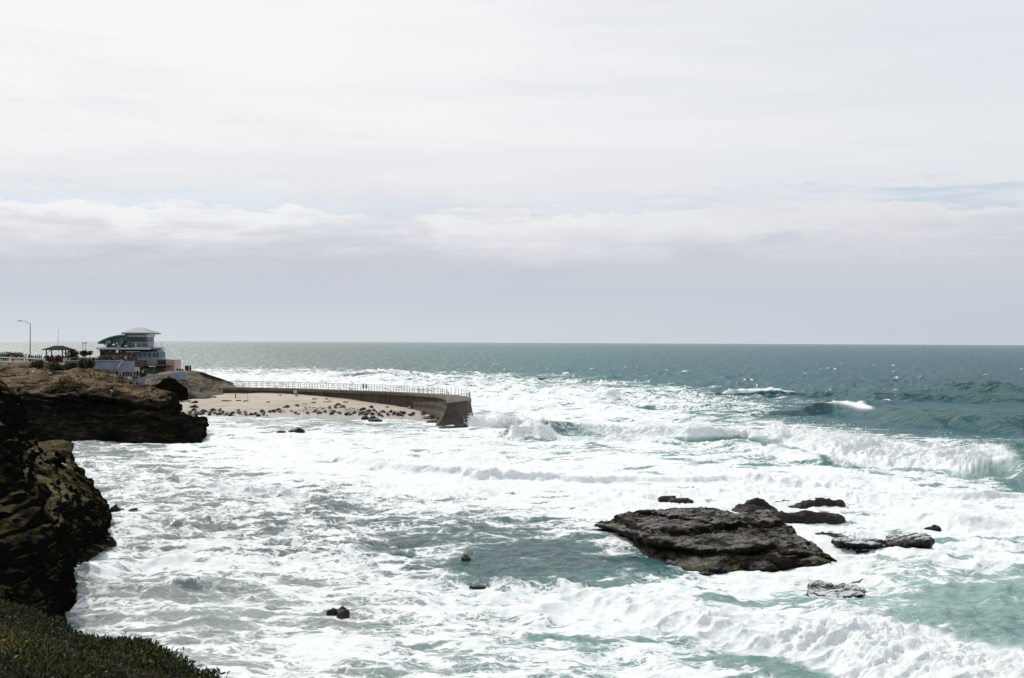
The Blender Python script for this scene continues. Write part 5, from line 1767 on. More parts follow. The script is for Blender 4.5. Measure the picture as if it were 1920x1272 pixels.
    for px, c, w in ((333.5, 'black', 'leftmost of the three at the cabinet above the bluff'), (338, 'dark blue', 'middle one of the three at the cabinet above the bluff'), (343, 'black', 'beside the dark cabinet above the bluff')):
        put(px, 256, c, 'black', w, 'visitors at the head of the sea wall', z=Zz(px, 700.5, 256) - .55)


# ------------------------------------------------------------------ seals, gulls and kelp on the beach
def seal_mesh(kind):
    nr, ns = 16, 10
    L = 1.55
    t = np.linspace(0, 1, nr)
    rad = .27 * np.sin(np.pi * np.clip(t, .03, .985) ** .78) ** .62
    rad[-1] *= .4
    rad[0] = .05
    rad[1], rad[2] = .10, .135
    rad[3] = .15
    x = (t - .5) * L
    lift = {0: .0, 1: .20, 2: .07}[kind]
    zc = rad * .86 + lift * np.clip((.30 - t) / .30, 0, 1) ** 1.2 + lift * .55 * np.clip((t - .8) / .2, 0, 1) ** 1.4
    yc = {0: 0, 1: .05, 2: .16}[kind] * np.sin(t * np.pi * 1.6)
    a = np.linspace(0, 2 * np.pi, ns, endpoint=False)
    V = np.stack([np.repeat(x[:, None], ns, 1), yc[:, None] + rad[:, None] * np.cos(a) * 1.12 if not np.isscalar(yc) else rad[:, None] * np.cos(a) * 1.12,
                  zc[:, None] + rad[:, None] * np.sin(a) * .9], -1).reshape(-1, 3)
    F = [tuple(q) for q in grid_faces(nr, ns, wrap=True)]
    V = V.tolist()
    V.append([x[0] - .04, 0, zc[0] - .01]); F += [(len(V) - 1, (j + 1) % ns, j) for j in range(ns)]
    V.append([x[-1] + .03, float(np.ravel(yc)[-1]) if not np.isscalar(yc) else 0, zc[-1]]); F += [(len(V) - 1, (nr - 1) * ns + j, (nr - 1) * ns + (j + 1) % ns) for j in range(ns)]
    body = (V, F)
    fl = []
    for s in (-1, 1):      # hind flippers fan out, fore flippers lie against the chest
        fl.append(([(L * .46, s * .02, zc[-2]), (L * .47, s * .09, zc[-2] + .03), (L * .63, s * .20, zc[-1] + .05), (L * .62, s * .06, zc[-1] + .02), (L * .60, s * .12, zc[-1] - .03)],
                   [(0, 1, 2, 3), (0, 3, 4), (1, 4, 2), (3, 2, 4)]))
        fl.append(([(-L * .22, s * .22, .13), (-L * .12, s * .24, .13), (-L * .10, s * .37, .03), (-L * .17, s * .38, .02), (-L * .17, s * .26, .04)],
                   [(0, 1, 2, 3), (0, 3, 4), (1, 4, 2), (3, 2, 4)]))
    return body, fl


def seal_mat(name, a, b):
    m, T = material(name)
    pos = T.n('ShaderNodeTexCoord').outputs['Object']
    n = T.noise(pos, 9, 4, .6)
    finish(T, **{'Base Color': T.mix(T.mr(n, .42, .6), a, b), 'Roughness': .5, 'Specular IOR Level': .3})
    return m


SEALS = {
    (320, 730): [(480, 265, 150), (460, 355, 210), (465, 412, 100), (385, 460, 130), (365, 515, 60), (490, 510, 110), (505, 458, 55), (660, 440, 190), (630, 482, 90), (545, 482, 60),
                 (770, 505, 140), (780, 472, 100), (845, 415, 80), (975, 415, 50), (890, 480, 120), (975, 497, 110), (1050, 455, 65), (1115, 495, 60), (1205, 520, 110), (1230, 482, 110),
                 (1355, 430, 100), (1360, 472, 170), (1490, 462, 60), (1500, 508, 120), (1610, 500, 90), (1690, 490, 70), (1755, 525, 70), (1830, 440, 60), (1865, 465, 80), (1850, 500, 60),
                 (280, 505, 60)],
    (500, 730): [(55, 445, 60), (130, 437, 120), (225, 410, 50), (260, 447, 80), (400, 352, 140), (495, 430, 45), (610, 325, 100), (575, 472, 65), (635, 492, 30), (815, 475, 55),
                 (965, 440, 85), (1055, 475, 85), (1165, 445, 50), (1245, 365, 60), (1375, 358, 60), (1420, 310, 160), (1520, 350, 150), (1340, 440, 110), (1300, 484, 70),
                 (1455, 470, 80), (1600, 500, 60), (1645, 472, 40), (1682, 505, 30), (1750, 467, 85), (1845, 502, 45), (1900, 475, 60), (1862, 458, 50), (10, 525, 40)],
    (660, 740): [(135, 397, 45), (205, 367, 50), (155, 352, 50), (325, 330, 50), (275, 393, 90), (345, 362, 40), (435, 315, 105), (490, 352, 40), (410, 388, 80),
                 (380, 250, 100), (215, 292, 120), (620, 345, 155), (585, 420, 75), (540, 390, 60), (720, 395, 70), (780, 340, 60), (840, 378, 80), (945, 360, 60), (905, 402, 60), (980, 405, 50),
                 (1035, 365, 85), (1150, 270, 110), (1160, 405, 120), (1215, 383, 60), (1425, 352, 90), (1430, 385, 100), (1535, 360, 60)]}


def ordinal(n):
    s = 'th' if 10 <= n % 100 <= 20 else {1: 'st', 2: 'nd', 3: 'rd'}.get(n % 10, 'th')
    return f'{n}{s}'


def build_seals():
    mats = [seal_mat('seal_fur_dark', (.022, .018, .016), (.035, .029, .025)), seal_mat('seal_fur_brown', (.05, .04, .032), (.08, .065, .05)),
            seal_mat('seal_fur_grey', (.10, .085, .07), (.16, .14, .115))]
    tone = ['dark', 'brown', 'pale grey']
    protos = []
    for k in range(3):
        (V, F), fl = seal_mesh(k)
        me = bpy.data.meshes.new('harbor_seal')
        me.from_pydata(V, [], F)
        me.materials.append(mats[0])
        me.polygons.foreach_set('use_smooth', np.ones(len(me.polygons), bool))
        fm = []
        for fv, ff in fl:
            m_ = bpy.data.meshes.new('flipper')
            m_.from_pydata(fv, [], ff)
            m_.materials.append(mats[0])
            fm.append(m_)
        protos.append((me, fm))
    rng = random.Random(3)
    items = []
    for (ox, oy), L in SEALS.items():
        for cx_, cy_, w in L:
            items.append((ox + cx_ / 10.667, oy + cy_ / 10.667 + 1.0, w / 10.667))
    items.sort()
    counts = {}
    for px, py, w in items:
        p = cast(BEACH_T, px, py)
        if p is None or p.z < -.2:
            p = cast(BEACH_T, px, py - 2) or Vector(ground(px, py))
        up = py < 774
        if px < 500: zone = 'below the bluff'
        elif px < 655: zone = 'in mid-beach'
        else: zone = 'near the wall end'
        row = 'on the upper sand' if up else 'in the waterline row'
        key = (row, zone)
        n = counts[key] = counts.get(key, 0) + 1
        wm = w / F_PX * p.y
        ratio = min(1, wm / 1.62)
        small = w < 4.6
        sc = rng.uniform(.80, .95) * (.62 if small else 1)
        if wm > 1.62:
            sc = min(wm / 1.62, 1.28)
        if small: ratio = min(1, wm / (1.62 * sc))
        ang = math.acos(max(0.12, min(1, ratio))) * rng.choice((-1, 1)) * .9 + (math.pi if rng.random() < .5 else 0)
        k = rng.choice((0, 1, 2, 0))
        ti = rng.choices((0, 1, 2), (6, 4, 1.6))[0]
        me, fm = protos[k]
        o = bpy.data.objects.new('harbor_seal', me)
        COL.objects.link(o)
        o.location = p - Vector((0, 0, .03))
        o.scale = (sc, sc, sc)
        o.rotation_euler = (rng.uniform(-.08, .08), rng.uniform(-.03, .05), ang)
        o.material_slots[0].link = 'OBJECT'
        o.material_slots[0].material = mats[ti]
        size = 'small' if small else ('long' if w > 11 else 'plump')
        tag(o, f'{size} {tone[ti]} seal {row}, {ordinal(n)} from left {zone}', 'seal', 'harbor seals resting on the beach')
        for m_ in fm:
            f = bpy.data.objects.new('flipper', m_)
            COL.objects.link(f)
            f.parent = o
            f.material_slots[0].link = 'OBJECT'
            f.material_slots[0].material = mats[ti]


def build_gulls():
    M_G = [simple('gull_white', (.70, .70, .70), .7, .05), simple('gull_brown', (.10, .085, .075), .8, .2), simple('gull_grey', (.25, .26, .28), .7, .1)]
    M_L = simple('bird_leg', (.35, .22, .08), .6)

    def bird():
        nr, ns = 12, 8
        t = np.linspace(0, 1, nr)
        x = (t - .45) * .56
        r = np.array([.012, .035, .045, .04, .06, .085, .092, .085, .068, .045, .026, .01])
        z = np.array([.39, .40, .405, .36, .31, .28, .265, .26, .265, .27, .272, .27])
        a = np.linspace(0, 2 * np.pi, ns, endpoint=False)
        V = np.stack([np.repeat(x[:, None], ns, 1), r[:, None] * np.cos(a), z[:, None] + r[:, None] * np.sin(a)], -1).reshape(-1, 3)
        return V, grid_faces(nr, ns, wrap=True)
    V, F = bird()
    me = bpy.data.meshes.new('seagull'); me.from_pydata(V.tolist(), [], [tuple(f) for f in F]); me.materials.append(M_G[0])
    me.polygons.foreach_set('use_smooth', np.ones(len(me.polygons), bool))
    lm = bpy.data.meshes.new('leg')
    bm = bmesh.new(); tube(bm, (0, 0, 0), (0, 0, .22), .009, seg=4); bm.to_mesh(lm); bm.free(); lm.materials.append(M_L)
    bk = bpy.data.meshes.new('beak')
    bm = bmesh.new(); tube(bm, (-.25, 0, .395), (-.33, 0, .385), .014, .004, 5); bm.to_mesh(bk); bm.free(); bk.materials.append(M_L)
    wg = bpy.data.meshes.new('wing')
    bm = bmesh.new()
    bmesh.ops.create_uvsphere(bm, u_segments=8, v_segments=5, radius=1, matrix=Matrix.Translation((.06, .07, .29)) @ Matrix.Diagonal((.24, .025, .06, 1)))
    bm.to_mesh(wg); bm.free(); wg.materials.append(M_G[2])
    mids = [(775, 390), (790, 415), (860, 390), (918, 398), (960, 402), (1020, 408), (1075, 380), (1118, 420), (1155, 405), (740, 457), (335, 465)]
    rights = [(1565, 405), (1595, 430), (1675, 405), (1715, 418), (1748, 415), (1820, 430), (1650, 440), (1275, 455)]
    items = []
    for i, (a, b) in enumerate(mids):
        items.append((500 + a / 10.667, 730 + b / 10.667 + .6, 1 if i % 3 else 2, BEACH_T, f'small dark gull on the sand, {ordinal(i + 1)} of the loose flock in mid-beach', 1))
    for i, (a, b) in enumerate(rights):
        items.append((500 + a / 10.667, 730 + b / 10.667 + .6, 1 if i % 4 else 2, BEACH_T, f'small dark gull standing, {ordinal(i + 1)} of the flock right of the two largest seals', 1))
    items += [(569.3, 761.3, 0, BEACH_T, 'white gull standing alone on mid-beach, left one of a close pair', 1.25), (573.5, 761.2, 0, BEACH_T, 'white gull standing on mid-beach, right one of a close pair', 1.25),
              (705.5, 773.6, 0, BEACH_T, 'bright white gull between the seals left of mid-wall', 1.2), (741, 775.6, 0, BEACH_T, 'white gull upright among the tan seals near the sea wall', 1.2),
              (748.5, 777.2, 0, BEACH_T, 'white gull beside two dark seals near the sea wall', 1.2), (813.8, 774.2, 0, BEACH_T, 'white gull on the rocks at the foot of the sea wall', 1.2),
              (405.3, 780.2, 1, BEACH_T, 'wading gull at the edge of the water, leftmost of the waders', 1.2), (421.7, 782.4, 1, BEACH_T, 'wading gull, second from the left in the shallows', 1.2),
              (438.1, 783.2, 0, BEACH_T, 'black-and-white gull wading where the foam ends', 1.4), (454, 781.8, 2, BEACH_T, 'pale gull, rightmost of the waders', 1.1)]
    CL = bvh_of(LAND['cliff'])
    for (px, py, lb) in ((93, 704.5, 'white gull on the tan path of the headland top'), (95.5, 705, 'grey-backed gull beside the white one on the headland path'), (209, 739, 'white gull on the ledge above the headland cave'),
                         (222.5, 707.5, 'white gull at the edge of the headland crest below the stair'), (62, 701.5, 'gull resting on the dusty slope left of the path')):
        items.append((px, py, 0, CL, lb, 1.3))
    NC = bvh_of(LAND['near'])
    items.append((120, 880, 0, NC, 'white gull alone on the mossy ledge of the near cliff', 1.1))
    rng = random.Random(9)
    for px, py, mi, tree, lb, sc in items:
        p = cast(tree, px, py)
        if p is None: p = Vector(ground(px, py))
        p.z = max(p.z, .02)
        o = bpy.data.objects.new('seagull', me); COL.objects.link(o)
        o.location = p; o.scale = (sc,) * 3; o.rotation_euler = (0, 0, rng.uniform(0, 6.3))
        o.material_slots[0].link = 'OBJECT'; o.material_slots[0].material = M_G[mi]
        tag(o, lb, 'gull', 'gulls standing about')
        for nm, mm, loc in (('leg', lm, (.0, .03, 0)), ('leg', lm, (.0, -.03, 0)), ('beak', bk, (0, 0, 0)), ('wing', wg, (0, 0, 0)), ('wing', wg, (0, -.14, 0))):
            c = bpy.data.objects.new(nm, mm); COL.objects.link(c); c.parent = o; c.location = loc


def build_kelp():
    M = simple('dried_kelp', (.055, .038, .022), .9, .4, 8, .04)
    L = [(320 + 1110 / 10.667, 730 + 240 / 10.667, 19, 'longest flat heap of dried kelp, left of the tall marker pole'), (320 + 1350 / 10.667, 730 + 233 / 10.667, 12, 'kelp heap just left of the tall marker pole'),
         (320 + 1500 / 10.667, 730 + 243 / 10.667, 10, 'thin strand of kelp at the foot of the tall marker pole'), (340.6, 753.4, 8, 'thin kelp strand at the left end of the beach'), (354.5, 754, 4, 'small clump of kelp beside the upper left seal'),
         (402.5, 745.3, 5, 'small dark kelp clump high on the sand under the bluff'), (525.5, 741.8, 5, 'small kelp clump near the top of the sand, left of the white sign'),
         (556, 742.6, 5, 'kelp scraps at the foot of the white sign'), (589, 748.8, 9, 'pale kelp line on the slope right of the white sign'), (612.5, 748.8, 6, 'short kelp line nearer the sea wall base'),
         (648, 754.8, 11, 'straight dark strip of kelp near the sea wall base'), (503, 754.4, 7, 'kelp scraps right of the marker pole'), (588, 755.6, 9, 'thin kelp strand in mid-beach above the gulls'),
         (762, 761.8, 17, 'big brown kelp heap against the foot of the sea wall'), (726, 763.5, 6, 'faint kelp scraps below the sea wall')]
    for i, (px, py, w, lb) in enumerate(L):
        p = cast(BEACH_T, px, py)
        if p is None: continue
        n = 26
        rx = w / 2 / F_PX * p.y
        th = np.linspace(0, 2 * np.pi, n, endpoint=False)
        G = np.zeros((6, n, 3))
        for k, r in enumerate((1.0, .9, .7, .45, .2, .0)):
            rr = r * (1 + .25 * np.sin(th * 3 + i) + .15 * np.sin(th * 7 + 2 * i))
            G[k, :, 0] = p.x + rx * rr * np.cos(th)
            G[k, :, 1] = p.y + max(.35, rx * .35) * rr * np.sin(th)
            G[k, :, 2] = p.z - .06 + (.0, .10, .17, .20, .22, .22)[k] * (2.2 if i == 13 else 1)
        G[..., 2] += (G[..., 0] - p.x) * .0 + .09 * fbm(G * 4, 3, i)
        o = mesh_np('kelp_heap', G.reshape(-1, 3), grid_faces(6, n, wrap=True), M, origin=np.array(p))
        tag(o, lb, 'kelp', 'kelp washed up on the beach')
    # driftwood stick
    p = cast(BEACH_T, 500 + 1220 / 10.667, 730 + 264 / 10.667)
    t = empty('driftwood', p, 'forked branch of driftwood lying on the middle of the beach', 'driftwood')
    for nm, a, b, r in (('branch', (-.85, 0, .05), (.8, .1, .1), .07), ('branch', (.1, 0, .08), (.35, .05, .42), .05), ('branch', (.35, .05, .42), (.6, 0, .1), .04)):
        bm = bmesh.new(); tube(bm, a, b, r, r * .5, 6); obj_bm(nm, bm, M_DKWOOD, t)


# ------------------------------------------------------------------ plants
def leaf_mat(name, cols, rough=.55):
    m, T = material(name)
    a = T.n('ShaderNodeAttribute', attribute_name='tone').outputs['Fac']
    c = T.ramp(a, cols)
    d = T.n('ShaderNodeBsdfPrincipled', {'Base Color': c, 'Roughness': rough, 'Specular IOR Level': .2})
    tr = T.n('ShaderNodeBsdfTranslucent', {'Color': c})
    mx = T.n('ShaderNodeMixShader', {0: .25, 1: d.outputs[0], 2: tr.outputs[0]})
    o = T.n('ShaderNodeOutputMaterial')
    T.link(mx.outputs[0], o.inputs[0])
    return m


def leaves_mesh(name, P, D, Lh, Wd, tone, mat, parent=None, origin=None, bend=.25):
    """blades at points P pointing along D: a bent two-piece leaf each"""
    n = len(P)
    r = RNG.normal(size=(n, 3))
    S_ = np.cross(D, r)
    S_ /= np.linalg.norm(S_, axis=1, keepdims=True) + 1e-9
    U = np.cross(S_, D)
    Lh, Wd = Lh[:, None], Wd[:, None]
    m = P + D * Lh * .55
    tip = P + D * Lh * .95 + U * Lh * bend
    V = np.stack([P - S_ * Wd * .35, P + S_ * Wd * .35, m + S_ * Wd * .5, m - S_ * Wd * .5, tip], 1).reshape(-1, 3)
    b = np.arange(n)[:, None] * 5
    T3 = np.concatenate([b + [0, 1, 2], b + [0, 2, 3], b + [3, 2, 4]], 0)
    o = mesh_np(name, V, T3, mat, smooth=False, parent=parent, origin=origin)
    at_ = o.data.attributes.new('tone', 'FLOAT', 'POINT')
    at_.data.foreach_set('value', np.repeat(tone, 5).astype(np.float32))
    return o


SHRUB_M = None


def shrub(name, x0, x1, yt, yb, d, label, n=1400, seed=1, depth=1.0, leaf=.17, cat='shrub', group=None, lobes=6, z0=None, tree_=None, trunk_h=0.0):
    rng = np.random.default_rng(seed)
    cx_ = (x0 + x1) / 2
    rx = (x1 - x0) / 2 / F_PX * d
    h = (yb - yt) / F_PX * d
    base = at(float(cx_), float(yb), float(d))
    if z0 is not None: base[2] = z0
    elif tree_ is not None:
        q = drop(tree_, base[0], base[1])
        if q is not None: base[2] = q.z - .1
    t = empty(name, tuple(base), label, cat, group)
    c = np.stack([rng.uniform(-.7, .7, lobes) * rx, rng.uniform(-.5, .5, lobes) * rx * depth, rng.uniform(.35, .72, lobes) * h], -1)
    c = c * [1, 1, 1] + [0, 0, trunk_h * .3]
    rr = np.stack([rng.uniform(.35, .6, lobes) * rx, rng.uniform(.35, .6, lobes) * rx * depth, rng.uniform(.30, .5, lobes) * (h - trunk_h)], -1)
    k = rng.integers(0, lobes, n)
    v = rng.normal(size=(n, 3))
    v /= np.linalg.norm(v, axis=1, keepdims=True)
    P = c[k] + v * rr[k] * rng.uniform(.55, 1.05, n)[:, None]
    P[:, 2] = np.clip(P[:, 2], max(trunk_h, .02), h * 1.02)
    D = v + rng.normal(size=(n, 3)) * .6
    D /= np.linalg.norm(D, axis=1, keepdims=True)
    o = leaves_mesh('foliage', P + base, D, rng.uniform(.7, 1.4, n) * leaf, rng.uniform(.6, 1.2, n) * leaf * .7, rng.random(n), SHRUB_M, parent=t)
    bm = bmesh.new()
    for j in range(4 if not trunk_h else 3):
        a = rng.uniform(0, 6.28)
        q = c[j % lobes]
        tube(bm, (math.cos(a) * .08, math.sin(a) * .08, -.4), tuple(q), .06 + .02 * (trunk_h > 0), .02, 5)
    obj_bm('stem' if not trunk_h else 'trunk', bm, M_DKWOOD, t)
    return t


def build_shrubs():
    global SHRUB_M
    SHRUB_M = leaf_mat('shrub_leaf', [(0, (.008, .012, .006)), (.5, (.022, .030, .012)), (1, (.05, .058, .022))])
    shrub('hedge', -60, 8, 654, 671, 296, 'dark clipped hedge running off the left edge behind the white fence', 2600, 1, .8, .22, lobes=9, z0=7.6)
    shrub('hedge', 2, 50, 653, 669, 300, 'dark domed hedge behind the white fence, left of the street lamp', 2600, 2, .6, .22, lobes=9, z0=7.6)
    shrub('shrub', 127, 151, 655.5, 677, 276, 'round dark green shrub between the gazebo and the lamp posts', 1800, 3, .9, .2, lobes=7)
    shrub('windswept_tree', 148, 163, 658.5, 676, 279, 'small windswept tree under the pair of lamp posts', 900, 4, .9, .2, cat='tree', lobes=5, trunk_h=1.0)
    shrub('windswept_tree', 161, 174, 659, 675, 280, 'thin leaning tree just right of the pair of lamp posts', 420, 5, .9, .2, cat='tree', lobes=4, trunk_h=1.2)
    CT = bvh_of(LAND['cliff'])
    L = [(60, 90, 683, 693.5, 262, 'grey-green low shrub below the right end of the white fence'), (88, 108, 682.5, 694, 262, 'dark rounded shrub directly below the gazebo'),
         (104, 130, 684, 697, 259, 'grey-green spreading shrub below the pale block'), (122, 148, 684.5, 698, 257, 'bushy low shrub at the left end of the retaining wall'),
         (142, 168, 682, 699.5, 255, 'tall brown-green shrub against the retaining wall'), (160, 190, 687, 703, 252, 'brown sprawling shrub before the middle of the retaining wall'),
         (96, 120, 690, 699, 255, 'small grey shrub on the sandy crest')]
    for i, (a, b, y0, y1, d, lb) in enumerate(L):
        shrub('coastal_shrub', a - 3, b + 3, y0 - 1, y1 + 3, d, lb, 1700, 20 + i, .8, .2, group='low shrubs on the headland', lobes=6, tree_=CT)
    shrub('coastal_shrub', 254, 275, 696, 706, 258, 'dark planting below the brown block of the tower', 700, 40, .8, .16, group='planting below the tower')
    shrub('coastal_shrub', 276, 296, 698, 706, 258, 'low planting below the green wall of the tower', 600, 41, .8, .16, group='planting below the tower')


def build_slope():
    """the overgrown slope at the photographer's feet"""
    R0 = [(-260, 1330, 26), (-130, 1290, 24), (0, 1290, 23), (60, 1300, 21), (130, 1330, 19), (215, 1380, 18), (300, 1450, 16), (400, 1520, 14), (540, 1600, 12), (720, 1700, 10)]
    R1 = [(-260, 1110, 23), (-130, 1124, 21), (0, 1147, 19.5), (60, 1163, 18.2), (130, 1197, 16.5), (215, 1221, 15), (300, 1252, 13.2), (400, 1291, 11.6), (540, 1375, 9.8), (720, 1510, 8)]
    R2 = [(-260, 1120, 19), (-130, 1140, 18), (0, 1163, 17), (60, 1183, 16), (130, 1214, 14.5), (215, 1228, 13.6), (300, 1270, 12.2), (400, 1312, 10.7), (540, 1395, 9), (720, 1540, 7.4)]
    R3 = [(-260, 1180, 13.5), (-130, 1185, 13), (0, 1195, 12.8), (60, 1212, 12.5), (130, 1240, 12), (215, 1262, 11), (300, 1290, 10), (400, 1350, 9), (540, 1440, 7.8), (720, 1530, 6.4)]
    R4 = [(-260, 1290, 8.6), (-130, 1290, 8.6), (0, 1292, 8.5), (60, 1296, 8.5), (130, 1310, 8.4), (215, 1330, 8), (300, 1360, 7.4), (400, 1410, 6.8), (540, 1490, 6), (720, 1650, 5)]
    R5 = [('w', -4.5, 2, 10.9), ('w', -3.4, 2, 10.9), ('w', -2.6, 2, 10.9), ('w', -2, 2, 10.9), ('w', -1.3, 2, 10.9), ('w', -.6, 2, 10.9), ('w', 0, 2, 10.9), ('w', .6, 2, 10.8), ('w', 1.4, 2, 10.7), ('w', 2.2, 2, 10.5)]
    R6 = [('w', x * 1.4, -4, 11.2) for (_, x, _, _) in R5]
    M, T = material('slope_soil')
    pos = T.n('ShaderNodeNewGeometry').outputs['Position']
    n = T.noise(pos, 3, 7, .65)
    b = T.n('ShaderNodeBump', {'Strength': 1, 'Distance': .05, 'Height': T.noise(pos, 14, 6, .7)})
    finish(T, **{'Base Color': T.mix(T.mr(n, .35, .65), (.010, .010, .006), (.035, .024, .014)), 'Roughness': .95, 'Normal': b.outputs[0], 'Specular IOR Level': .05})
    rows = [R0, R1, R2, R3, R4, R5, R6]
    o = patch('grassy_slope', rows, 150, 200, M, amp=.15, freq=1.3, strat=1, seed=61, terr=0)
    tag(o, kind='structure')
    G = np.zeros(len(o.data.vertices) * 3, np.float32)
    o.data.vertices.foreach_get('co', G)
    G = G.reshape(150, 200, 3).astype(float)
    N = grid_normals(G)
    N *= np.sign(N[..., 2:3] + 1e-9)
    # area-weighted scatter
    a = np.linalg.norm(np.cross(G[1:, :-1] - G[:-1, :-1], G[:-1, 1:] - G[:-1, :-1]), axis=-1)
    Yc = G[:-1, :-1, 1]
    w = a * (Yc > 5.0) * (1 / np.clip(Yc, 6, 30)) ** .6
    w[:4] *= .15
    w = (w / w.sum()).ravel()

    def scatter(n):
        k = RNG.choice(len(w), n, p=w)
        i, j = k // (G.shape[1] - 1), k % (G.shape[1] - 1)
        u, v = RNG.random(n)[:, None], RNG.random(n)[:, None]
        P = G[i, j] * (1 - u) * (1 - v) + G[i + 1, j] * u * (1 - v) + G[i, j + 1] * (1 - u) * v + G[i + 1, j + 1] * u * v
        return P, N[i, j]
    # tufts: each point carries several leaves
    P, NN = scatter(19000)
    hum = fbm(P * .9, 3, 71)
    brown = fbm(P * [.45, .9, .5] + 3.3, 3, 72)
    # brown dead band running down the slope
    px, py = project(P)
    line = np.interp(px, [-100, 0, 60, 140, 230, 400], [1150, 1178, 1196, 1232, 1262, 1330])
    band = np.exp(-((py - line) / 13) ** 2) * (px < 300) + np.clip(brown - .35, 0, 1) * .8
    yel = np.clip(fbm(P * [.7, .7, .7] + 9.1, 3, 73) - .15, 0, 1) * 2 + np.exp(-(((px - 10) / 50) ** 2 + ((py - 1212) / 16) ** 2)) * 1.2
    m = 9
    n = len(P) * m
    k = np.repeat(np.arange(len(P)), m)
    jit = RNG.normal(size=(n, 3)) * [.045, .045, .012]
    D = NN[k] * .55 + [0, 0, .6] + RNG.normal(size=(n, 3)) * .55
    D /= np.linalg.norm(D, axis=1, keepdims=True)
    far = np.clip(P[k][:, 1] / 14, .7, 1.4)
    h = (.034 + .026 * RNG.random(n)) * np.clip(1 + 1.3 * hum[k], .45, 1.9) * far * np.where(fbm(P * 2.1, 2, 74)[k] < -.38, .35, 1)
    h *= np.where(band[k] > .5, .6, 1)
    tone = np.clip(.30 + .22 * RNG.normal(size=n) + .25 * hum[k], 0, .62)
    tone = np.where(RNG.random(n) < yel[k] * .45, RNG.uniform(.6, .8, n), tone)
    tone = np.where(RNG.random(n) < band[k] * .6, RNG.uniform(.84, 1.0, n), tone)
    mat = leaf_mat('ice_plant_leaf', [(0, (.005, .008, .004)), (.3, (.014, .022, .009)), (.55, (.032, .046, .017)), (.68, (.12, .13, .02)), (.80, (.16, .13, .02)), (.85, (.040, .028, .014)), (1, (.085, .062, .032))])
    o = leaves_mesh('ice_plant_cover', P[k] + jit + NN[k] * .015, D, h, (.014 + .010 * RNG.random(n)) * far, tone, mat)
    tag(o, kind='stuff')
    # taller grass blades and seed stalks
    P, NN = scatter(1100)
    px, py = project(P)
    D = np.array([.15, 0, 1.]) + RNG.normal(size=(len(P), 3)) * [.4, .3, .1]
    D /= np.linalg.norm(D, axis=1, keepdims=True)
    o = leaves_mesh('grass', P, D, RNG.uniform(.07, .17, len(P)), np.full(len(P), .007), np.clip(RNG.normal(.55, .12, len(P)), 0, .8), mat, bend=.45)
    tag(o, kind='stuff')
    # bare seed stalks against the water
    bm = bmesh.new()
    for i, (px_, yb) in enumerate(((165, 1198), (228, 1215), (232, 1213), (262, 1224), (275, 1228), (300, 1240), (303, 1240), (330, 1251), (340, 1254), (150, 1190))):
        d = float(np.interp(px_, [0, 60, 130, 215, 300, 400], [19.5, 18.2, 16.5, 15, 13.2, 11.6]))
        p = at(float(px_), float(yb) + 5, d)
        p[2] -= .02
        hh = (.10, .09, .14, .08, .11, .13, .16, .12, .17, .13)[i]
        q = p + np.array([.02 * (i % 3 - 1), 0, hh + .08])
        tube(bm, p, q, .004, .002, 4)
        if i % 3:
            bmesh.ops.create_icosphere(bm, subdivisions=1, radius=.012, matrix=Matrix.Translation(q))
    m2 = simple('dry_stalk', (.10, .09, .045), .9)
    o = obj_bm('seed_stalks', bm, m2)
    tag(o, kind='stuff')


# ------------------------------------------------------------------ spray
def droplets(name, P, R, mat):
    n = len(P)
    o6 = np.array([[1, 0, 0], [-1, 0, 0], [0, 1, 0], [0, -1, 0], [0, 0, 1], [0, 0, -1]], float)
    f8 = np.array([[0, 2, 4], [2, 1, 4], [1, 3, 4], [3, 0, 4], [2, 0, 5], [1, 2, 5], [3, 1, 5], [0, 3, 5]])
    V = (P[:, None] + o6[None] * R[:, None, None]).reshape(-1, 3)
    F = (f8[None] + (np.arange(n) * 6)[:, None, None]).reshape(-1, 3)
    o = mesh_np(name, V, F, mat, smooth=True)
    return tag(o, kind='stuff')


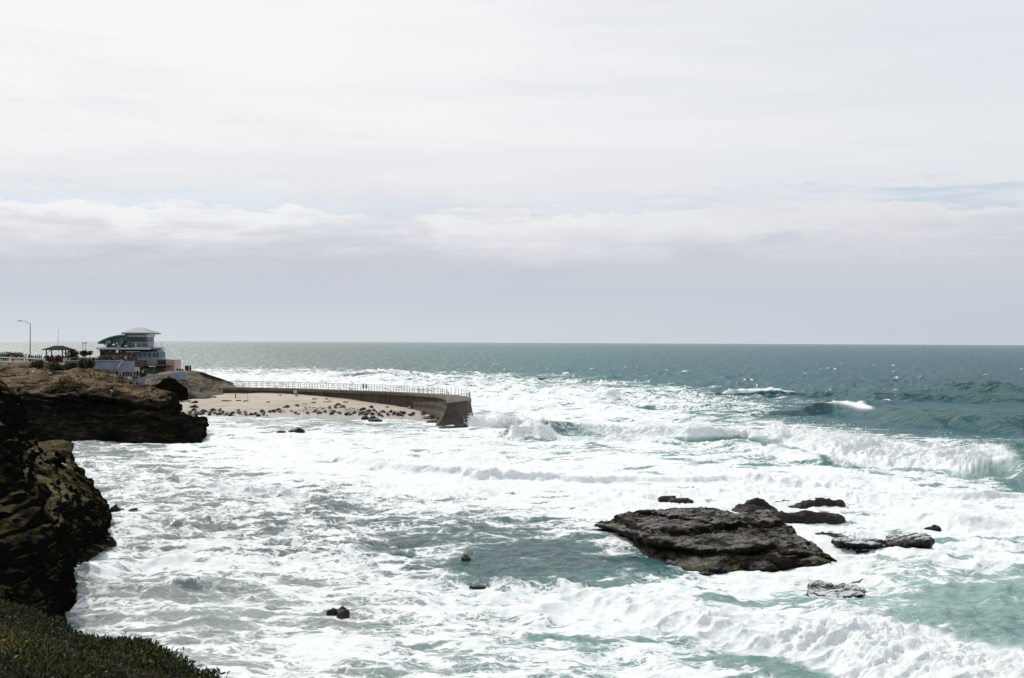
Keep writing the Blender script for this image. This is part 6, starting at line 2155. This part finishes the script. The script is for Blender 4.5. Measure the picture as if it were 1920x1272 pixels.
def build_spray():
    M, T = material('spray_white')
    finish(T, **{'Base Color': (.80, .82, .83, 1), 'Roughness': .9, 'Specular IOR Level': .1})
    # burst where the breaker meets the end of the wall
    cs = [(892, 802, 187, .9, 1.2, 2600), (888, 790, 188, .5, 1.0, 900), (905, 803, 186, 1.4, .9, 2600), (930, 800, 184, 1.6, 1.0, 3000), (955, 795, 182, 1.6, 1.1, 3200), (975, 796, 182, 1.2, .9, 2200),
          (1000, 802, 181, 1.8, .6, 1500), (900, 785, 189, .8, .9, 500), (950, 786, 183, 1.2, .8, 600)]
    Ps = []
    for px, py, d, sx, sz, n in cs:
        c = at(float(px), float(py), float(d))
        v = RNG.normal(size=(n, 3)) * [sx * .7, .9, sz * .55]
        q = c + v
        q += fbm(q * .9, 3, 81)[:, None] * [.5, 0, .5]
        Ps.append(q)
    P = np.concatenate(Ps)
    P = P[P[:, 2] > 0]
    droplets('wall_splash', P, RNG.gamma(2., .016, len(P)) + .015, M)
    # thrown off the breakers
    m = np.where((SEA_T > .35) & (np.abs(SEA_V[:, 0] / SEA_V[:, 1]) < .42) & (SEA_V[:, 1] < 205))[0]
    w = SEA_T[m] ** 1.5 * np.where(SEA_V[m, 1] < 75, .8, 1.5) * np.clip(SEA_V[m, 2], 0.1, 2)
    k = RNG.choice(m, 30000, p=w / w.sum())
    P = SEA_V[k] + RNG.normal(size=(len(k), 3)) * [.15, .15, .05]
    gate = sstep(vnoise(P * np.where(P[:, 1:2] < 75, .8, .4), 86), -.3, .6)
    P[:, 2] += RNG.exponential(.20, len(k)) * np.where(SEA_V[k, 1] < 75, 1., 1.9) * (.15 + gate)
    R = (RNG.gamma(1.6, .5, len(k)) + .3) * np.clip(P[:, 1] / 55, .8, 3.2) * .009
    droplets('breaker_spray', P, R, M)


def build_boat():
    d = 2600.
    x = X(1730.5, d)
    t = empty('sailing_boat', (x, d, 0), 'tiny sailing boat with bare mast far out near the horizon', 'boat')
    bm = bmesh.new()
    n = 9
    top, bot = [], []
    for i in range(n):
        u = i / (n - 1)
        b = 1.5 * math.sin(math.pi * min(1, u * .9 + .1)) ** .7 * (1 if u < .95 else .4)
        top.append((-5 + 10 * u, b)); bot.append((-4.6 + 9 * u, b * .55))
    tv = [bm.verts.new((a, -b, 1.2)) for a, b in top] + [bm.verts.new((a, b, 1.2)) for a, b in top[::-1]]
    bv = [bm.verts.new((a, -b, -.3)) for a, b in bot] + [bm.verts.new((a, b, -.3)) for a, b in bot[::-1]]
    k = len(tv)
    for i in range(k):
        bm.faces.new((tv[i], tv[(i + 1) % k], bv[(i + 1) % k], bv[i]))
    bm.faces.new(tv); bm.faces.new(bv[::-1])
    obj_bm('hull', bm, M_WHITE, t)
    bm = bmesh.new(); box(bm, (-.6, 0, 1.5), (3.4, 1.8, .7), bev=.15); obj_bm('cabin', bm, M_WHITE, t)
    bm = bmesh.new(); tube(bm, (.8, 0, 1.2), (.8, 0, 9.5), .16, .1, 6); obj_bm('mast', bm, M_STEEL, t)
    bm = bmesh.new(); tube(bm, (.8, 0, 2.4), (-3.2, 0, 2.3), .14, .12, 6); obj_bm('boom', bm, M_STEEL, t)


build_people()
build_seals()
build_gulls()
build_kelp()
build_shrubs()
build_slope()
build_boat()
SEA_V, SEA_T, _, _ = build_sea()
build_spray()
